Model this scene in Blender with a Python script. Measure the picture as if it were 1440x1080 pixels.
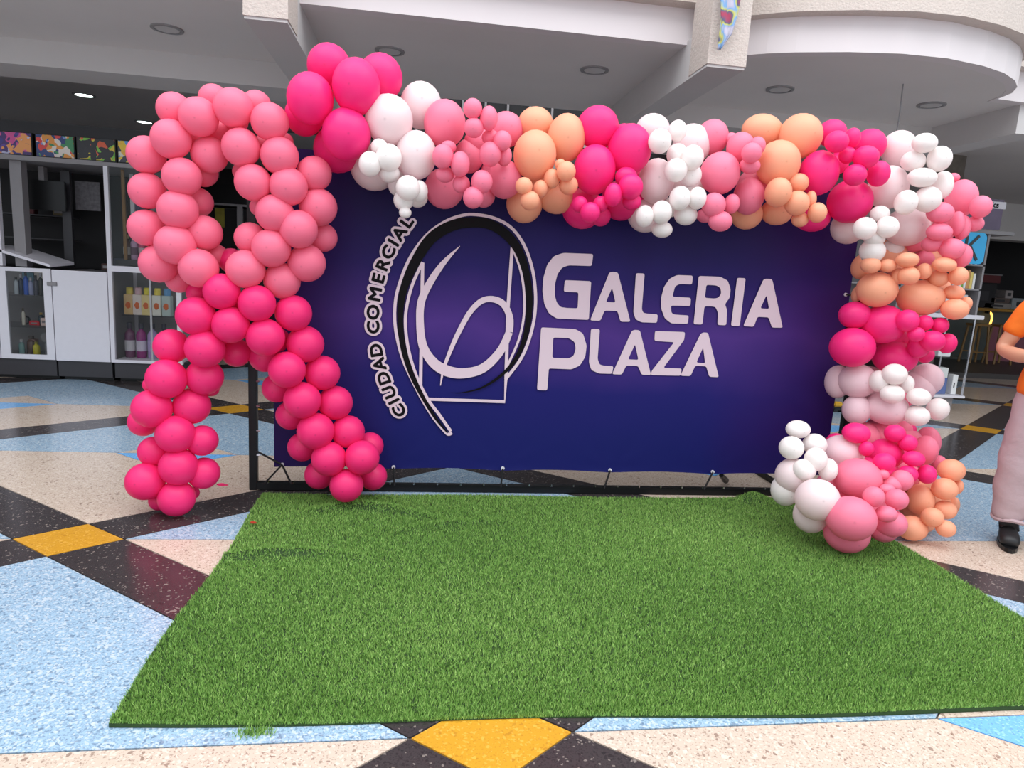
import bpy, bmesh, math, random
import numpy as np
from mathutils import Vector, Matrix, Euler
random.seed(7); np.random.seed(7)
for o in list(bpy.data.objects): bpy.data.objects.remove(o)
sc = bpy.context.scene; COL = sc.collection
K = 0.8875                      # survey units -> metres
# ------------------------------------------------------------------ camera
F, PITCH, ROLL, YAW, CH = 950.0, .1694, .058, .1402, 1.6
def _axes():
    fw = Vector((0, math.cos(PITCH), -math.sin(PITCH))); up = Vector((0, math.sin(PITCH), math.cos(PITCH))); rt = Vector((1, 0, 0))
    r = rt*math.cos(ROLL)+up*math.sin(ROLL); u = -rt*math.sin(ROLL)+up*math.cos(ROLL)
    R = Matrix.Rotation(-YAW, 3, 'Z'); return R@r, R@u, R@fw
CR, CU, CF = _axes(); CO = Vector((0, 0, CH))
cam = bpy.data.cameras.new('camera'); camo = bpy.data.objects.new('camera', cam); COL.objects.link(camo)
cam.sensor_width = 36; cam.lens = 36*F/1440; cam.clip_end = 200; cam.clip_start = .05
M = Matrix.Identity(4)
for i, v in enumerate((CR, CU, -CF)):
    for j in range(3): M[j][i] = v[j]
M.translation = CO*K; camo.matrix_world = M; sc.camera = camo
# ------------------------------------------------------------------ light
w = bpy.data.worlds.new('daylight'); sc.world = w; w.use_nodes = True
bg = w.node_tree.nodes['Background']; bg.inputs[0].default_value = (.86, .93, 1, 1); bg.inputs[1].default_value = 1.3
def area(name, loc, rot, sx, sy, e, c=(1, 1, 1)):
    l = bpy.data.lights.new(name, 'AREA'); l.shape = 'RECTANGLE'; l.size = sx; l.size_y = sy; l.energy = e; l.color = c
    o = bpy.data.objects.new(name, l); COL.objects.link(o); o.location = loc; o.rotation_euler = rot; return o
area('atrium_skylight', (1.2, -.2, 9.0), (0, 0, 0), 15, 9, 1050, (.97, .98, 1))
sc.view_settings.view_transform = 'Standard'; sc.view_settings.look = 'None'
sc.view_settings.gamma = 1; sc.view_settings.use_curve_mapping = False; sc.view_settings.exposure = 0.11

def ray(x, y):
    x = float(x); y = float(y)
    return (x-720)/F*CR+(540-y)/F*CU+CF
def onz(x, y, z=0): d = ray(x, y); return CO+d*((z-CH)/d.z)
def ony(x, y, Y): d = ray(x, y); return CO+d*(Y/d.y)

# ------------------------------------------------------------------ materials
def srgb(r, g, b):
    f = lambda c: (c/255/12.92 if c/255 <= .04045 else ((c/255+.055)/1.055)**2.4)
    return (f(r), f(g), f(b), 1)
def mat(name, col, rough=.5, metal=0, spec=.5, emit=0, alpha=None, noise=0, nscale=20, bump=0, bscale=80, trans=0, sss=0):
    m = bpy.data.materials.new(name); m.use_nodes = True; nt = m.node_tree; b = nt.nodes['Principled BSDF']
    c = srgb(*col); b.inputs['Base Color'].default_value = c; b.inputs['Roughness'].default_value = rough
    b.inputs['Metallic'].default_value = metal; b.inputs['Specular IOR Level'].default_value = spec
    if emit: b.inputs['Emission Color'].default_value = c; b.inputs['Emission Strength'].default_value = emit
    if trans: b.inputs['Transmission Weight'].default_value = trans
    if alpha is not None: b.inputs['Alpha'].default_value = alpha
    if sss:
        b.inputs['Subsurface Weight'].default_value = sss; b.inputs['Subsurface Radius'].default_value = (.06, .03, .03)
    tc = nt.nodes.new('ShaderNodeTexCoord')
    n = nt.nodes.new('ShaderNodeTexNoise'); n.inputs['Scale'].default_value = nscale; n.inputs['Detail'].default_value = 4
    nt.links.new(tc.outputs['Object'], n.inputs['Vector'])
    if noise:
        mx = nt.nodes.new('ShaderNodeMix'); mx.data_type = 'RGBA'
        mx.inputs['A'].default_value = tuple(v*(1-noise) for v in c[:3])+(1,); mx.inputs['B'].default_value = tuple(min(1, v*(1+noise)) for v in c[:3])+(1,)
        nt.links.new(n.outputs['Fac'], mx.inputs['Factor']); nt.links.new(mx.outputs['Result'], b.inputs['Base Color'])
    if bump:
        n2 = nt.nodes.new('ShaderNodeTexNoise'); n2.inputs['Scale'].default_value = bscale; n2.inputs['Detail'].default_value = 5
        nt.links.new(tc.outputs['Object'], n2.inputs['Vector'])
        bp = nt.nodes.new('ShaderNodeBump'); bp.inputs['Strength'].default_value = bump; bp.inputs['Distance'].default_value = .01
        nt.links.new(n2.outputs['Fac'], bp.inputs['Height']); nt.links.new(bp.outputs['Normal'], b.inputs['Normal'])
    return m
def terrazzo(name, base, dark, light, fd=.2, fl=.1, rough=.2):
    m = bpy.data.materials.new(name); m.use_nodes = True; nt = m.node_tree; N = nt.nodes.new; L = nt.links.new
    b = nt.nodes['Principled BSDF']; b.inputs['Roughness'].default_value = rough
    tc = N('ShaderNodeTexCoord')
    def vor(scale, lo):
        v = N('ShaderNodeTexVoronoi'); v.inputs['Scale'].default_value = scale; L(tc.outputs['Object'], v.inputs['Vector'])
        s = N('ShaderNodeSeparateColor'); L(v.outputs['Color'], s.inputs[0])
        def gate(ch, th):
            g = N('ShaderNodeMath'); g.operation = 'LESS_THAN'; L(s.outputs[ch], g.inputs[0]); g.inputs[1].default_value = th; return g
        return v, gate
    v1, g1 = vor(150, 0); v2, g2 = vor(95, 0); v3, g3 = vor(260, 0)
    cur = N('ShaderNodeRGB'); cur.outputs[0].default_value = srgb(*base); last = cur.outputs[0]
    nz = N('ShaderNodeTexNoise'); nz.inputs['Scale'].default_value = 1.3; L(tc.outputs['Object'], nz.inputs['Vector'])
    def mixin(fac_node, col, amt=1):
        nonlocal last
        mx = N('ShaderNodeMix'); mx.data_type = 'RGBA'; 
        mm = N('ShaderNodeMath'); mm.operation = 'MULTIPLY'; L(fac_node.outputs[0], mm.inputs[0]); mm.inputs[1].default_value = amt
        L(mm.outputs[0], mx.inputs['Factor']); L(last, mx.inputs['A']); mx.inputs['B'].default_value = srgb(*col); last = mx.outputs['Result']
    mixin(nz, tuple(int(c*.9) for c in base), .35)
    mixin(g3(0, fd), dark, .4); mixin(g1(0, fl), light, .6); mixin(g1(1, fd*.35), dark, .6); mixin(g2(2, fd*.08), dark, .7); mixin(g2(1, fl*.25), light, .7)
    L(last, b.inputs['Base Color'])
    return m
MT = {}
MT['blue'] = terrazzo('terrazzo_pale_blue', (156, 184, 206), (96, 118, 142), (200, 208, 214), .32, .22)
MT['cyan'] = terrazzo('terrazzo_bright_blue', (112, 180, 240), (90, 140, 190), (150, 205, 245), .15, .12)
MT['beige'] = terrazzo('terrazzo_beige', (208, 188, 171), (124, 98, 84), (224, 210, 195), .13, .14)
MT['black'] = terrazzo('terrazzo_black', (62, 56, 57), (40, 36, 38), (150, 138, 130), .25, .035)
MT['yellow'] = terrazzo('terrazzo_ochre', (206, 150, 44), (176, 122, 38), (222, 172, 76), .14, .1)
MT['grout'] = mat('zinc_divider_strip', (92, 86, 84), .4, .3)
MT['white'] = mat('white_laminate', (222, 219, 226), .35, noise=.03)
MT['grey'] = mat('grey_laminate', (140, 136, 138), .5, noise=.05)
MT['dgrey'] = mat('charcoal_laminate', (52, 50, 54), .45, noise=.08)
MT['dark'] = mat('dark_interior', (26, 24, 27), .7, noise=.3, nscale=6)
MT['blackm'] = mat('black_painted_steel', (18, 18, 20), .38, .3, noise=.2)
MT['chrome'] = mat('chrome', (190, 190, 195), .25, 1)
MT['soffit'] = mat('painted_soffit', (222, 215, 212), .85, noise=.05, nscale=2)
MT['fascia'] = mat('white_painted_fascia', (226, 217, 217), .7, noise=.03, nscale=3)
MT['stucco'] = mat('cream_stucco', (204, 191, 182), .9, noise=.06, nscale=40, bump=.6, bscale=60)
MT['beam'] = mat('painted_beam', (205, 200, 198), .85, noise=.04, nscale=3)
MT['wood'] = mat('light_wood', (150, 112, 62), .5, noise=.25, nscale=12)
MT['glass'] = mat('cabinet_glass', (40, 50, 50), .05, 0, .5, alpha=.16)
MT['cord'] = mat('black_cord', (30, 28, 30), .8)
MT['lampoff'] = mat('lamp_lens_unlit', (205, 200, 198), .5)
MT['rim'] = mat('lamp_rim', (150, 146, 146), .5)
MT['lampon'] = mat('lamp_lens_lit', (235, 255, 250), .5, emit=6)

# ------------------------------------------------------------------ object helpers
def link(o, parent=None):
    COL.objects.link(o)
    if parent is not None: o.parent = parent
    return o
def tag(o, label=None, cat=None, group=None, kind=None):
    if label: o['label'] = label
    if cat: o['category'] = cat
    if group: o['group'] = group
    if kind: o['kind'] = kind
    return o
def thing(name, label, cat, loc=(0, 0, 0), group=None):
    o = bpy.data.objects.new(name, None); link(o); o.location = Vector(loc)*K; o.empty_display_size = .1
    return tag(o, label, cat, group)
def mk(name, verts, faces, m, parent=None, smooth=False):
    off = parent.location if parent is not None else Vector((0, 0, 0))
    if parent is not None and parent.parent is not None: off = off+parent.parent.location
    me = bpy.data.meshes.new(name)
    me.from_pydata([tuple(Vector(v)*K-off) for v in verts], [], faces)
    me.materials.append(m)
    if smooth: me.polygons.foreach_set('use_smooth', [True]*len(me.polygons))
    me.update()
    return link(bpy.data.objects.new(name, me), parent)
class G:
    def __init__(s): s.v = []; s.f = []
    def add(s, v, f):
        n = len(s.v); s.v += [tuple(p) for p in v]; s.f += [tuple(i+n for i in q) for q in f]; return s
    def box(s, x0, x1, y0, y1, z0, z1, b=0):
        if b:
            bm = bmesh.new(); bmesh.ops.create_cube(bm, size=1)
            for v in bm.verts: v.co = Vector(((x0+x1)/2+v.co.x*(x1-x0), (y0+y1)/2+v.co.y*(y1-y0), (z0+z1)/2+v.co.z*(z1-z0)))
            bmesh.ops.bevel(bm, geom=bm.edges[:], offset=b, segments=2, affect='EDGES')
            bm.verts.ensure_lookup_table(); bm.verts.index_update()
            s.add([v.co[:] for v in bm.verts], [[v.index for v in f.verts] for f in bm.faces]); bm.free(); return s
        return s.add([(x0, y0, z0), (x1, y0, z0), (x1, y1, z0), (x0, y1, z0), (x0, y0, z1), (x1, y0, z1), (x1, y1, z1), (x0, y1, z1)],
                     [(0, 3, 2, 1), (4, 5, 6, 7), (0, 1, 5, 4), (1, 2, 6, 5), (2, 3, 7, 6), (3, 0, 4, 7)])
    def prism(s, pts, z0, z1):
        n = len(pts)
        return s.add([(p[0], p[1], z0) for p in pts]+[(p[0], p[1], z1) for p in pts],
                     [tuple(range(n-1, -1, -1)), tuple(range(n, 2*n))]+[(i, (i+1) % n, n+(i+1) % n, n+i) for i in range(n)])
    def tube(s, pts, r, n=8, cap=True):
        pts = [Vector(p) for p in pts]; rr = r if isinstance(r, (list, tuple)) else [r]*len(pts); V = []; Fc = []
        for i, p in enumerate(pts):
            d = (pts[min(i+1, len(pts)-1)]-pts[max(i-1, 0)]).normalized()
            a = d.cross(Vector((0, 0, 1)) if abs(d.z) < .9 else Vector((1, 0, 0))).normalized(); b = d.cross(a)
            for k in range(n):
                t = 2*math.pi*k/n; V.append(p+(a*math.cos(t)+b*math.sin(t))*rr[i])
        for i in range(len(pts)-1):
            for k in range(n): Fc.append((i*n+k, i*n+(k+1) % n, (i+1)*n+(k+1) % n, (i+1)*n+k))
        if cap: Fc += [tuple(range(n-1, -1, -1)), tuple(range((len(pts)-1)*n, len(pts)*n))]
        return s.add(V, Fc)
    def lathe(s, cx, cy, prof, n=16):     # prof: (r,z)
        V = []; Fc = []
        for r, z in prof:
            for k in range(n): t = 2*math.pi*k/n; V.append((cx+r*math.cos(t), cy+r*math.sin(t), z))
        for i in range(len(prof)-1):
            for k in range(n): Fc.append((i*n+k, i*n+(k+1) % n, (i+1)*n+(k+1) % n, (i+1)*n+k))
        Fc += [tuple(range(n-1, -1, -1)), tuple(range((len(prof)-1)*n, len(prof)*n))]
        return s.add(V, Fc)
    def mk(s, name, m, parent=None, smooth=False): return mk(name, s.v, s.f, m, parent, smooth)
def struct(g, name, m, parent=None, smooth=False):
    o = g.mk(name, m, parent, smooth)
    if parent is None: o['kind'] = 'structure'
    return o

# ------------------------------------------------------------------ floor : rhombic terrazzo
AX, AY, P_, Q_, WB = -2.3776, 3.4848, 4.3308, 3.3927, .0658
c_, s_ = math.cos(YAW), math.sin(YAW)
# lattice is aligned with the world axes once the camera yaw is taken out
A0 = (AX*math.cos(-YAW)-AY*math.sin(-YAW), AX*math.sin(-YAW)+AY*math.cos(-YAW))
Uv = (P_/2, Q_/2); Vv = (P_/2, -Q_/2)
def st(s, t): return (A0[0]+s*Uv[0]+t*Vv[0], A0[1]+s*Uv[1]+t*Vv[1])
floor = struct(G().box(-12, 19, -4, 17, -.12, -.006), 'floor', MT['grout'])
def inset(poly, d):          # shrink a polygon a little for the divider joint
    n = len(poly); out = []
    ar = sum(poly[i][0]*poly[(i+1) % n][1]-poly[(i+1) % n][0]*poly[i][1] for i in range(n))
    sg = 1 if ar > 0 else -1
    for i in range(n):
        p0, p1, p2 = Vector(poly[i-1]), Vector(poly[i]), Vector(poly[(i+1) % n])
        e1 = (p1-p0).normalized(); e2 = (p2-p1).normalized(); n1 = Vector((-e1.y, e1.x))*sg; n2 = Vector((-e2.y, e2.x))*sg
        b = n1+n2; L = max(.25, b.length_squared/2); out.append(tuple(p1+b*(d/L)))
    return out if sg > 0 else out[::-1]
def seen(c):
    x, y = c
    return -1.5 < y < 15.5 and -5.2-.3*y < x < 4.2+1.03*y and x < 16.5 and y > -1.2
def panel(pts, m):
    pts = [st(*p) for p in pts]; c = (sum(p[0] for p in pts)/len(pts), sum(p[1] for p in pts)/len(pts))
    if not seen(c): return
    pts = inset(pts, .0035)
    o = G().prism(pts, -.012, 0).mk('terrazzo_panel', MT[m], floor)
W_ = WB; I_ = .106
for i in range(-5, 9):
    for j in range(-6, 7):
        panel([(i-W_, j-W_), (i+W_, j-W_), (i+W_, j+W_), (i-W_, j+W_)], 'yellow')
        panel([(i+W_, j-W_), (i+1-W_, j-W_), (i+1-W_, j+W_), (i+W_, j+W_)], 'black')
        panel([(i-W_, j+W_), (i+W_, j+W_), (i+W_, j+1-W_), (i-W_, j+1-W_)], 'black')
        a, b, c, d = i+W_, i+1-W_, j+W_, j+1-W_; mi, mj = i+.5, j+.5
        panel([(a, c), (mi-I_, mj-I_), (mi+I_, mj-I_), (mi+I_, mj+I_), (b, d), (b, c)], 'blue')
        panel([(a, c), (a, d), (b, d), (mi+I_, mj+I_), (mi-I_, mj+I_), (mi-I_, mj-I_)], 'beige')
        panel([(mi-I_, mj-I_), (mi+I_, mj-I_), (mi+I_, mj+I_)], 'beige')
        panel([(mi-I_, mj-I_), (mi-I_, mj+I_), (mi+I_, mj+I_)], 'cyan')

# ------------------------------------------------------------------ building shell
ZC = 3.5
def wall_strip(pts, z0, z1, th):      # vertical band following a plan polyline, thickness th towards +Y
    g = G()
    for (a, b) in zip(pts[:-1], pts[1:]):
        g.add([(a[0], a[1], z0), (b[0], b[1], z0), (b[0], b[1]+th, z0), (a[0], a[1]+th, z0),
               (a[0], a[1], z1), (b[0], b[1], z1), (b[0], b[1]+th, z1), (a[0], a[1]+th, z1)],
              [(0, 3, 2, 1), (4, 5, 6, 7), (0, 1, 5, 4), (1, 2, 6, 5), (2, 3, 7, 6), (3, 0, 4, 7)])
    return g
curve = [(2.4, 5.95), (2.62, 5.86), (2.8, 5.74), (3.0, 5.64), (3.4, 5.5), (3.8, 5.41), (4.2, 5.4), (4.6, 5.48), (4.9, 5.59), (5.15, 5.74), (5.33, 5.9), (5.45, 6.08), (5.5, 6.3), (5.9, 6.33), (9, 6.35), (18, 6.35)]
g = G().prism([(-12, 5.78), (-1.2, 5.78), (-1.2, 17), (-12, 17)], ZC, ZC+.3)
g.prism([(-1.2, 5.78), (2.2, 5.78), (2.2, 8.35), (-1.2, 8.35)], ZC, ZC+.3)
g.prism([(2.2, 17), (2.2, 6.0)]+[(x, y+.03) for x, y in curve]+[(18, 17)], ZC, ZC+.3)
struct(g, 'ceiling', MT['soffit'])
struct(wall_strip([(-12, 5.74), (2.25, 5.74)], ZC-.005, ZC+.3, .12), 'trim_1', MT['fascia'])
struct(wall_strip(curve, ZC-.005, ZC+.3, .12), 'trim_2', MT['fascia'], smooth=False)
struct(wall_strip([(-12, 5.6), (2.25, 5.6)], ZC+.27, ZC+1.6, .3), 'wall_balcony_left', MT['stucco'])
struct(wall_strip([(x, y-.13) for x, y in curve], ZC+.27, ZC+1.6, .3), 'wall_balcony_right', MT['stucco'])
def beam(n, x0, x1, y0, y1, zt=5.0, zb=3.2, taper=.25):
    o = struct(G().box(x0, x1, y0, y1, zb, ZC+.02), f'trim_{n}', MT['beam'])
    struct(G().box(x0-.006, x1+.006, y0-.012, 5.62, zb+.02, zt), f'trim_{n+10}', MT['stucco'])
beam(3, -1.28, -.99, 5.26, 13)
beam(4, 2.1, 2.4, 5.26, 13)
struct(G().box(5.85, 6.15, 6.4, 13, 3.22, ZC+.02), 'trim_5', MT['beam'])
struct(G().box(-12, -1.28, 7.5, 8.1, 3.26, ZC+.02), 'trim_6', MT['beam'])
struct(G().box(2.4, 6.2, 7.6, 8.2, 3.3, ZC+.02), 'trim_7', MT['beam'])
struct(G().box(6.15, 19, 12.9, 13.4, 2.77, ZC+.02), 'trim_8', MT['beam'])
struct(G().box(-12, 19, 17, 17.2, 0, 7), 'wall_back', MT['dark'])
struct(G().box(-12.2, -12, -4, 17, 0, ZC+.3), 'wall_left', MT['grey'])
struct(G().box(19, 19.2, -4, 17, 0, ZC+.3), 'wall_right', MT['grey'])
struct(G().box(7.17, 7.45, 8.9, 9.2, 0, ZC+.02), 'trim_9', mat('rough_stone_pillar', (112, 104, 96), .9, noise=.35, nscale=14, bump=.5, bscale=30))
# glazed screen in the dark middle bay, seen above the garland
gs = G().box(-1.0, 2.1, 12.0, 12.08, 0, 6.4); o = struct(gs, 'window_1', MT['dark'])
for i in range(9):
    x = -.95+i*.38; G().box(x, x+.035, 11.95, 12.0, 0, 6.4).mk('mullion', MT['grey'], o)
for z in (2.6, 4.4): G().box(-1.0, 2.1, 11.96, 12.0, z, z+.04).mk('transom', MT['grey'], o)

# recessed lamps
def downlight(x, y, lit, label, group=None, z=ZC):
    t = thing('recessed_ceiling_light', label, 'light', (x, y, z), group)
    G().lathe(x, y, [(.135, z), (.135, z-.012), (.105, z-.014), (.105, z)], 20).mk('rim', MT['rim'], t)
    G().lathe(x, y, [(.1, z-.002), (.1, z-.010), (.04, z-.011)], 20).mk('lens', MT['lampon' if lit else 'lampoff'], t)
for px, py, lit, lb in [(836, 98, 0, 'unlit round recessed light in the soffit above the middle of the banner'), (548, 71, 0, 'unlit round recessed light above the hot pink balloon cluster'),
                        (1097, 125, 0, 'unlit round recessed light under the curved balcony, nearest the beam'), (1310, 147, 0, 'unlit round recessed light under the curved balcony, right of the hanging wire'),
                        (235, 40, 0, 'unlit round recessed light in the dark left soffit near the beam'),
                        (118, 133, 1, 'glowing round recessed light above the display boxes at left')]:
    p = onz(px, py, ZC); downlight(p.x, p.y, lit, lb)
p = onz(203, 171, ZC); downlight(p.x, p.y, 1, 'glowing recessed light half hidden behind the pink ribbon loop')
p = onz(1270, 118, ZC)
tag(G().tube([(p.x, p.y, ZC), (p.x+.01, p.y, 3.2), (p.x-.005, p.y, 2.75)], .006, 6).mk('hanging_wire', MT['grey']), 'thin grey wire hanging from the curved balcony soffit', 'wire')

# ------------------------------------------------------------------ stretcher frame with banner
YF = 4.65
fr = thing('banner_stand', 'black steel tube frame standing on the floor and holding the purple banner', 'frame', (1.05, YF, 0))
FX0, FX1, FZ = -1.095, 3.235, 2.42
h = .026
for x in (FX0, FX1): G().box(x-h, x+h, YF-h, YF+h, 0, FZ, .004).mk('upright', MT['blackm'], fr)
G().box(FX0+h, FX1-h, YF-h, YF+h, .004, .056, .004).mk('bottom_rail', MT['blackm'], fr)
G().box(FX0+h, FX1-h, YF-h, YF+h, FZ-.052, FZ, .004).mk('top_rail', MT['blackm'], fr)
for x in (FX1-.35,):
    G().tube([(x, YF+.02, 1.3), (x, YF+.75, .03)], .02, 8).mk('rear_strut', MT['blackm'], fr)
    G().box(x-.02, x+.02, YF+.02, YF+.95, .0, .035).mk('foot', MT['blackm'], fr)
q = ony(1015, 678, YF+.04)
G().tube([(q.x, YF+.06, .135), (q.x+.14, YF+.26, .03)], [.018, .026], 8).mk('prop', MT['blackm'], fr)
for i in range(26):
    x = FX0+.1+i*.165
    if not -1 < x < 3.1: continue
    o = G().tube([(x, YF-h, .056), (x, YF-h, .07)], .006, 6).mk('hook', MT['chrome'], fr)
for i in range(12):
    z = .25+i*.17
    G().tube([(FX0+h, YF-h, z), (FX0+h+.02, YF-h, z)], .006, 6).mk('hook', MT['chrome'], fr)
# banner cloth
def banner_mat():
    m = bpy.data.materials.new('printed_vinyl_purple'); m.use_nodes = True; nt = m.node_tree; N = nt.nodes.new; L = nt.links.new
    b = nt.nodes['Principled BSDF']; b.inputs['Roughness'].default_value = .5; b.inputs['Specular IOR Level'].default_value = .12
    tc = N('ShaderNodeTexCoord'); sp = N('ShaderNodeSeparateXYZ'); L(tc.outputs['Object'], sp.inputs[0])
    ns = N('ShaderNodeTexNoise'); ns.inputs['Scale'].default_value = .9; ns.inputs['Detail'].default_value = 3; L(tc.outputs['Object'], ns.inputs['Vector'])
    ma = N('ShaderNodeMath'); ma.operation = 'MULTIPLY_ADD'; L(ns.outputs['Fac'], ma.inputs[0]); ma.inputs[1].default_value = .7; ma.inputs[2].default_value = -.35
    ad = N('ShaderNodeMath'); L(sp.outputs['Z'], ad.inputs[0]); L(ma.outputs[0], ad.inputs[1])
    mr = N('ShaderNodeMapRange'); L(ad.outputs[0], mr.inputs[0]); mr.inputs[1].default_value = .15; mr.inputs[2].default_value = 2.0
    cr = N('ShaderNodeValToRGB'); L(mr.outputs[0], cr.inputs[0]); e = cr.color_ramp.elements
    e[0].position = 0; e[0].color = srgb(27, 31, 98); e[1].position = 1; e[1].color = srgb(30, 18, 56)
    for p, c in ((.2, (33, 31, 104)), (.4, (78, 50, 128)), (.6, (40, 30, 96)), (.78, (28, 21, 70))):
        k = e.new(p); k.color = srgb(*c)
    # magenta-violet drift at the right-hand side
    mr2 = N('ShaderNodeMapRange'); L(sp.outputs['X'], mr2.inputs[0]); mr2.inputs[1].default_value = .9; mr2.inputs[2].default_value = 1.75
    ns2 = N('ShaderNodeTexNoise'); ns2.inputs['Scale'].default_value = 1.6; L(tc.outputs['Object'], ns2.inputs['Vector'])
    mu = N('ShaderNodeMath'); mu.operation = 'MULTIPLY'; L(mr2.outputs[0], mu.inputs[0]); L(ns2.outputs['Fac'], mu.inputs[1])
    mx = N('ShaderNodeMix'); mx.data_type = 'RGBA'; L(mu.outputs[0], mx.inputs['Factor']); L(cr.outputs[0], mx.inputs['A']); mx.inputs['B'].default_value = srgb(60, 18, 84)
    mr3 = N('ShaderNodeMapRange'); L(sp.outputs['X'], mr3.inputs[0]); mr3.inputs[1].default_value = -1.1; mr3.inputs[2].default_value = -1.8
    mx3 = N('ShaderNodeMix'); mx3.data_type = 'RGBA'; L(mr3.outputs[0], mx3.inputs['Factor']); L(mx.outputs['Result'], mx3.inputs['A']); mx3.inputs['B'].default_value = srgb(44, 26, 82)
    L(mx3.outputs['Result'], b.inputs['Base Color']); return m
bn = thing('banner', 'purple and blue printed banner lettered for a shopping centre, tied inside the black frame', 'banner', (1.09, YF, .17))
BX0, BX1, BZ0, BZ1 = -.955, 3.11, .17, 2.27
eye = [(-.9, .19), (-.15, .185), (.62, .19), (1.41, .19), (2.2, .19), (3.06, .2)]
nx, nz = 130, 60; V = []; Fc = []
YB = YF-.028
def bulge(x, z):
    d = .004*math.sin(x*2.3+1)*math.sin(z*1.9)
    for ex, ez in eye:
        r = math.hypot(x-ex, z-ez); a = math.atan2(z-ez, x-ex)
        d += .006*math.sin(a*9)*math.exp(-r/.13)*min(1, r/.03)
    return d
for k in range(nz+1):
    for i in range(nx+1):
        x = BX0+(BX1-BX0)*i/nx; z = BZ0+(BZ1-BZ0)*k/nz
        if k == 0: z += .012*abs(math.sin((x-.62)/.785*math.pi))
        V.append((x, YB+bulge(x, z), z))
for k in range(nz):
    for i in range(nx): a = k*(nx+1)+i; Fc.append((a, a+1, a+nx+2, a+nx+1))
cloth = mk('printed_cloth', V, Fc, banner_mat(), bn, True)
for ex, ez in eye+[(-.9, 2.2), (.6, 2.22), (1.4, 2.22), (2.2, 2.22), (3.06, 2.2), (3.07, .9), (3.07, 1.55)]:
    G().tube([(ex, YB-.004, ez), (ex, YB-.013, ez)], .013, 10).mk('eyelet', MT['white'], bn)
for a, b2 in [((-.9, .19), (-1.02, .05)), ((-.9, .19), (-.84, .05)), ((-.9, .19), (-1.07, .28)), ((-.15, .185), (-.14, .05)), ((.62, .19), (.615, .05)), ((1.41, .19), (1.38, .05)), ((2.2, .19), (2.15, .05)),
              ((3.07, .9), (3.21, .9)), ((3.07, 1.55), (3.21, 1.55)), ((.6, 2.22), (.6, 2.38)), ((1.4, 2.22), (1.4, 2.38)), ((2.2, 2.22), (2.2, 2.38))]:
    G().tube([(a[0], YB-.012, a[1]), (b2[0], YF-h-.004, b2[1])], .007, 6).mk('tie_cord', MT['cord'], bn)
# --- print: flat shapes on the cloth
def flat(name, loops, lift, m, parent):
    cu = bpy.data.curves.new(name, 'CURVE'); cu.dimensions = '2D'; cu.fill_mode = 'BOTH'; cu.extrude = .0003
    for lp in loops:
        s = cu.splines.new('POLY'); s.points.add(len(lp)-1); s.use_cyclic_u = True
        for p, q in zip(s.points, lp): p.co = (q[0]*K, q[1]*K, 0, 1)
    return flat_from(cu, name, lift, m, parent)
def flat_from(cu, name, lift, m, parent, mw=None):
    t = bpy.data.objects.new('tmp', cu); COL.objects.link(t)
    bpy.context.view_layer.update()
    me = bpy.data.meshes.new_from_object(t.evaluated_get(bpy.context.evaluated_depsgraph_get())); me.name = name
    if mw is not None: me.transform(mw)
    bpy.data.objects.remove(t)
    me.transform(Matrix(((1, 0, 0, 0), (0, 0, -1, (YB-lift)*K), (0, 1, 0, 0), (0, 0, 0, 1))))
    me.transform(Matrix.Translation(-parent.location))
    me.materials.clear(); me.materials.append(m)
    return link(bpy.data.objects.new(name, me), parent)
def bpt(px, py): p = ony(px, py, YB); return (p.x, p.z)
Z8 = lambda L: [bpt(740+x/3.789, 330+y/3.789) for x, y in L]
Z7 = lambda x, y: bpt(490+x/3.0, 280+y/3.0)
def rnd(L, r=.006):     # round the corners of a loop
    out = []; n = len(L)
    for i in range(n):
        p0, p1, p2 = Vector(L[i-1]), Vector(L[i]), Vector(L[(i+1) % n]); a = min(r, (p0-p1).length*.35); b = min(r, (p2-p1).length*.35)
        q0 = p1+(p0-p1).normalized()*a; q2 = p1+(p2-p1).normalized()*b
        for t in (0, .33, .67, 1): out.append(tuple(q0*(1-t)**2+p1*2*t*(1-t)+q2*t*t))
    return out
MT['print_pink'] = mat('print_pale_pink', (226, 202, 212), .45, spec=.3)
MT['print_black'] = mat('print_black', (16, 12, 15), .6, spec=.12)
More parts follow.
